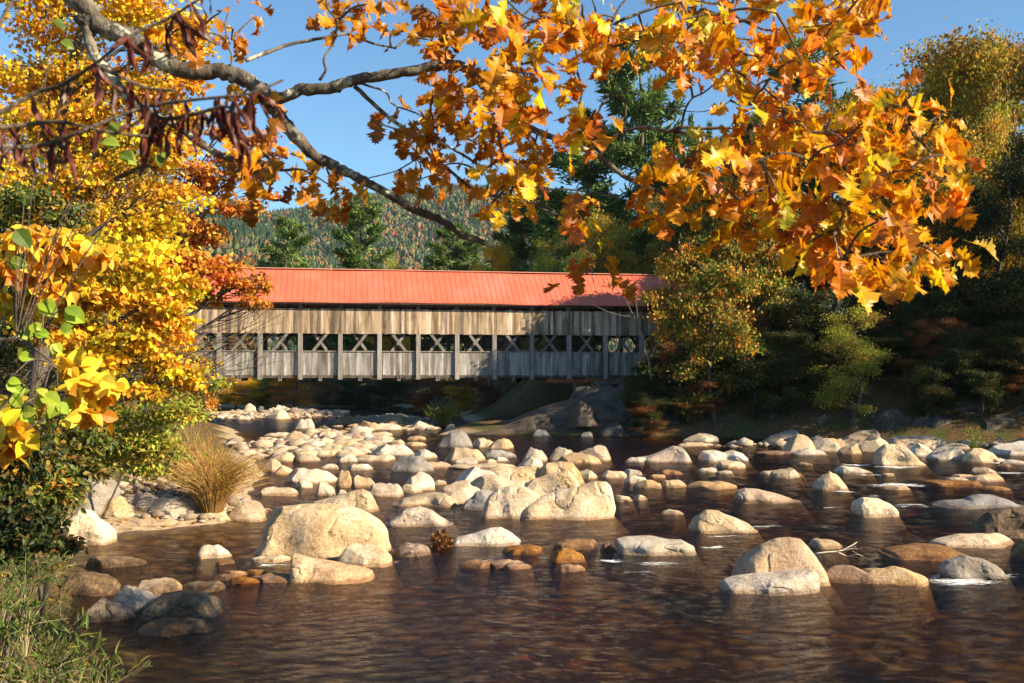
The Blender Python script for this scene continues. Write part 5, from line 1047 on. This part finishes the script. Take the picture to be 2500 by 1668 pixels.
    for i in order:
        c = cen[i]; d = np.linalg.norm(nodeset-c, axis=1); j = d.argmin(); s = nodeset[j]; L = d[j]
        midp = (s+c)/2+np.array([rng.normal(0, .08*L), rng.normal(0, .08*L), .10*L]); q = smooth_pts([s, midp, c], 7)
        tw.tube(q-base, np.linspace(.006+.002*min(L, 1), .0032, 7), 5, cap=False); nodeset = np.concatenate([nodeset, q[2:]])
        pl_, lf = info[i]; k = rng.integers(3, 7); out = unit((c-s)[None])[0]
        T = unit(rng.normal(0, .55, (k, 3))+np.array([0, -.1, -.62])+out*.45); N = unit(rng.normal(0, .55, (k, 3))+np.array([.65, -.6, .35]))
        p = c+rng.normal(0, .03, (k, 3))+T*.03
        lv.leaves(T_OAK[rng.integers(5)], p-base, T, N, lf*.76*rng.uniform(.6, 1.2, k), pal(k, pl_, jit=.2))
    tw.build('twigs', M_TWIG, root); lv.build('foliage', M_OAK, root)
oak()
# near sapling with curled dead leaves, upper left
def dead_sapling():
    base = np.array([-1.35, 1.5, float(ground_z(-1.35, 1.5))-.05]); root = empty('withered_sapling', base, 'near sapling with curled dark red dead leaves hanging across the upper left', 'sapling')
    Y = 1.75; b = MB(); b.tube(smooth_pts([base, (-1.32, 1.55, 3.2), (-1.28, 1.6, 4.2), (-1.3, 1.6, 5.1)], 12)-base, np.linspace(.022, .008, 12), 7); b.build('trunk', M_TWIG, root, smooth=True)
    st = [[(-300,380),(-120,320),(0,275),(89,225),(143,211),(232,157),(293,107),(336,79),(414,43),(500,-10)], [(-300,420),(-120,385),(0,364),(107,354),(200,321),(343,264),(482,243),(607,229),(690,196)], [(-250,330),(-60,315),(60,305),(150,298),(260,322),(380,335)], [(343,264),(400,290),(470,280),(560,262),(570,330)], [(-200,250),(-40,120),(20,20),(60,-30)], [(232,157),(300,190),(360,215),(430,222)]]
    tw = MB(); nod = []
    for pl_ in st:
        q = smooth_pts([P(x, y, Y+.02*math.sin(x*.02)) for x, y in pl_], 26); tw.tube(q-base, np.linspace(.0048, .0022, 26), 6); nod.append(q)
    tw.build('twigs', M_TWIG, root, smooth=True)
    T_CURL = []
    for s in range(4):
        r = np.random.default_rng(s); xs = np.linspace(0, 1, 8); wv = r.uniform(.09, .15)*np.sin(np.pi*np.clip(xs*.95+.03, 0, 1))**.8; V = []
        for k_, f_ in enumerate((-1, -.55, 0, .55, 1)):
            for x, w_ in zip(xs, wv):
                a = f_*2.0*(.7+.3*x); V.append((x, w_*math.sin(a)*.62+.06*math.sin(3.5*x+s), w_*(1-math.cos(a))*.62+.14*math.sin((2.5+s)*x+s)+.035*math.sin(11*x+k_*1.3)))
        T_CURL.append(tm(V, [[[k_*8+i, k_*8+i+1, (k_+1)*8+i+1, (k_+1)*8+i] for k_ in range(4) for i in range(7)]]))
    lf = MB(); N_ = [np.concatenate([nod[1][9:], nod[1][13:], nod[1][16:], nod[3], nod[3]]), np.concatenate([nod[0][8:], nod[2][6:], nod[5]])]
    for q, n in ((N_[0], 60), (N_[1], 34), (nod[1][6:11], 9), (nod[0][18:], 10)):
        p = q[rng.integers(0, len(q), n)]; T = unit(rng.normal(0, .38, (n, 3))+np.array([0.05, 0, -1.0]))
        for s in range(4):
            sel = np.arange(n) % 4 == s; k = sel.sum(); lf.leaves(T_CURL[s], p[sel]-base, T[sel], unit(rng.normal(size=(k, 3))), rnd(.032, .085, k), pal(k, [(.16,.045,.03),(.22,.07,.045),(.11,.035,.025),(.28,.10,.07)], None, .2))
    lf.build('dead_leaves', M_OAK, root)
dead_sapling()
# near shrub with lime green round leaves
def lime_shrub():
    Y = 3.9; base = np.array([-2.6, Y, float(ground_z(-2.6, Y))-.05]); root = empty('green_sapling', base, 'near sapling with a few round lime green leaves at the left edge', 'sapling'); b = MB(); lf = MB()
    main = [(-420,1300),(-300,960),(0,835),(60,838),(110,870),(140,900)]; q = smooth_pts([base]+[P(x, y, Y) for x, y in main[1:]], 20); b.tube(q-base, np.linspace(.014, .003, 20), 6)
    ps = [(100,738,58),(160,752,56),(40,800,50),(85,812,46),(148,803,40),(135,838,34),(45,868,44),(105,965,54),(140,985,44),(90,950,40),(30,965,44),(55,1005,40),(80,790,34),(20,640,50),(38,560,56),(265,300,52),(250,345,46),(295,375,50),(385,375,44),(150,100,34),(130,50,36),(60,475,40),(110,530,36),(20,930,42)]
    for (x, y, s) in ps:
        c = P(x, y, Y+rng.normal(0, .1)); j = np.linalg.norm(q-c, axis=1).argmin(); a = q[j]
        b.tube(smooth_pts([a, (a+c)/2+np.array([0, 0, .05]), c], 6)-base, np.linspace(.004, .0016, 6), 4)
        k = 2; T = unit(np.array([[.8, -.1, -.45]])+rng.normal(0, .4, (k, 3)))
        lf.leaves(T_BROAD, np.repeat((c-base)[None], k, 0), T, unit(np.array([[.2, -.8, .5]])+rng.normal(0, .3, (k, 3))), .82*s/F*Y*rnd(.8, 1.25, k), pal(k, [(.34,.46,.03),(.26,.38,.03),(.42,.48,.05)] if y > 700 else [(.16,.22,.03),(.10,.15,.02),(.26,.32,.04)]))
    b.build('stems', M_TWIG, root); lf.build('leaves', M_LEAF, root)
lime_shrub()
for k_, pr in PROTO.items():                                   # unused prototypes would stand in the river
    if k_ not in USED:
        for c_ in list(pr.children): bpy.data.objects.remove(c_)
        bpy.data.objects.remove(pr)

# ------------------------------------------------------------------ the air
b = MB(); b.box((0, 1950, 160), (6500, 4500, 340)); m = NT('air')
v = m.n('ShaderNodeVolumePrincipled', {'Color': (.62, .80, 1.0, 1), 'Density': .00005, 'Anisotropy': .0})
m.t.links.new(v.outputs[0], m.out.inputs[1])
setp(b.build('haze', m.m), 'thin blue autumn haze in the valley air', kind='stuff')
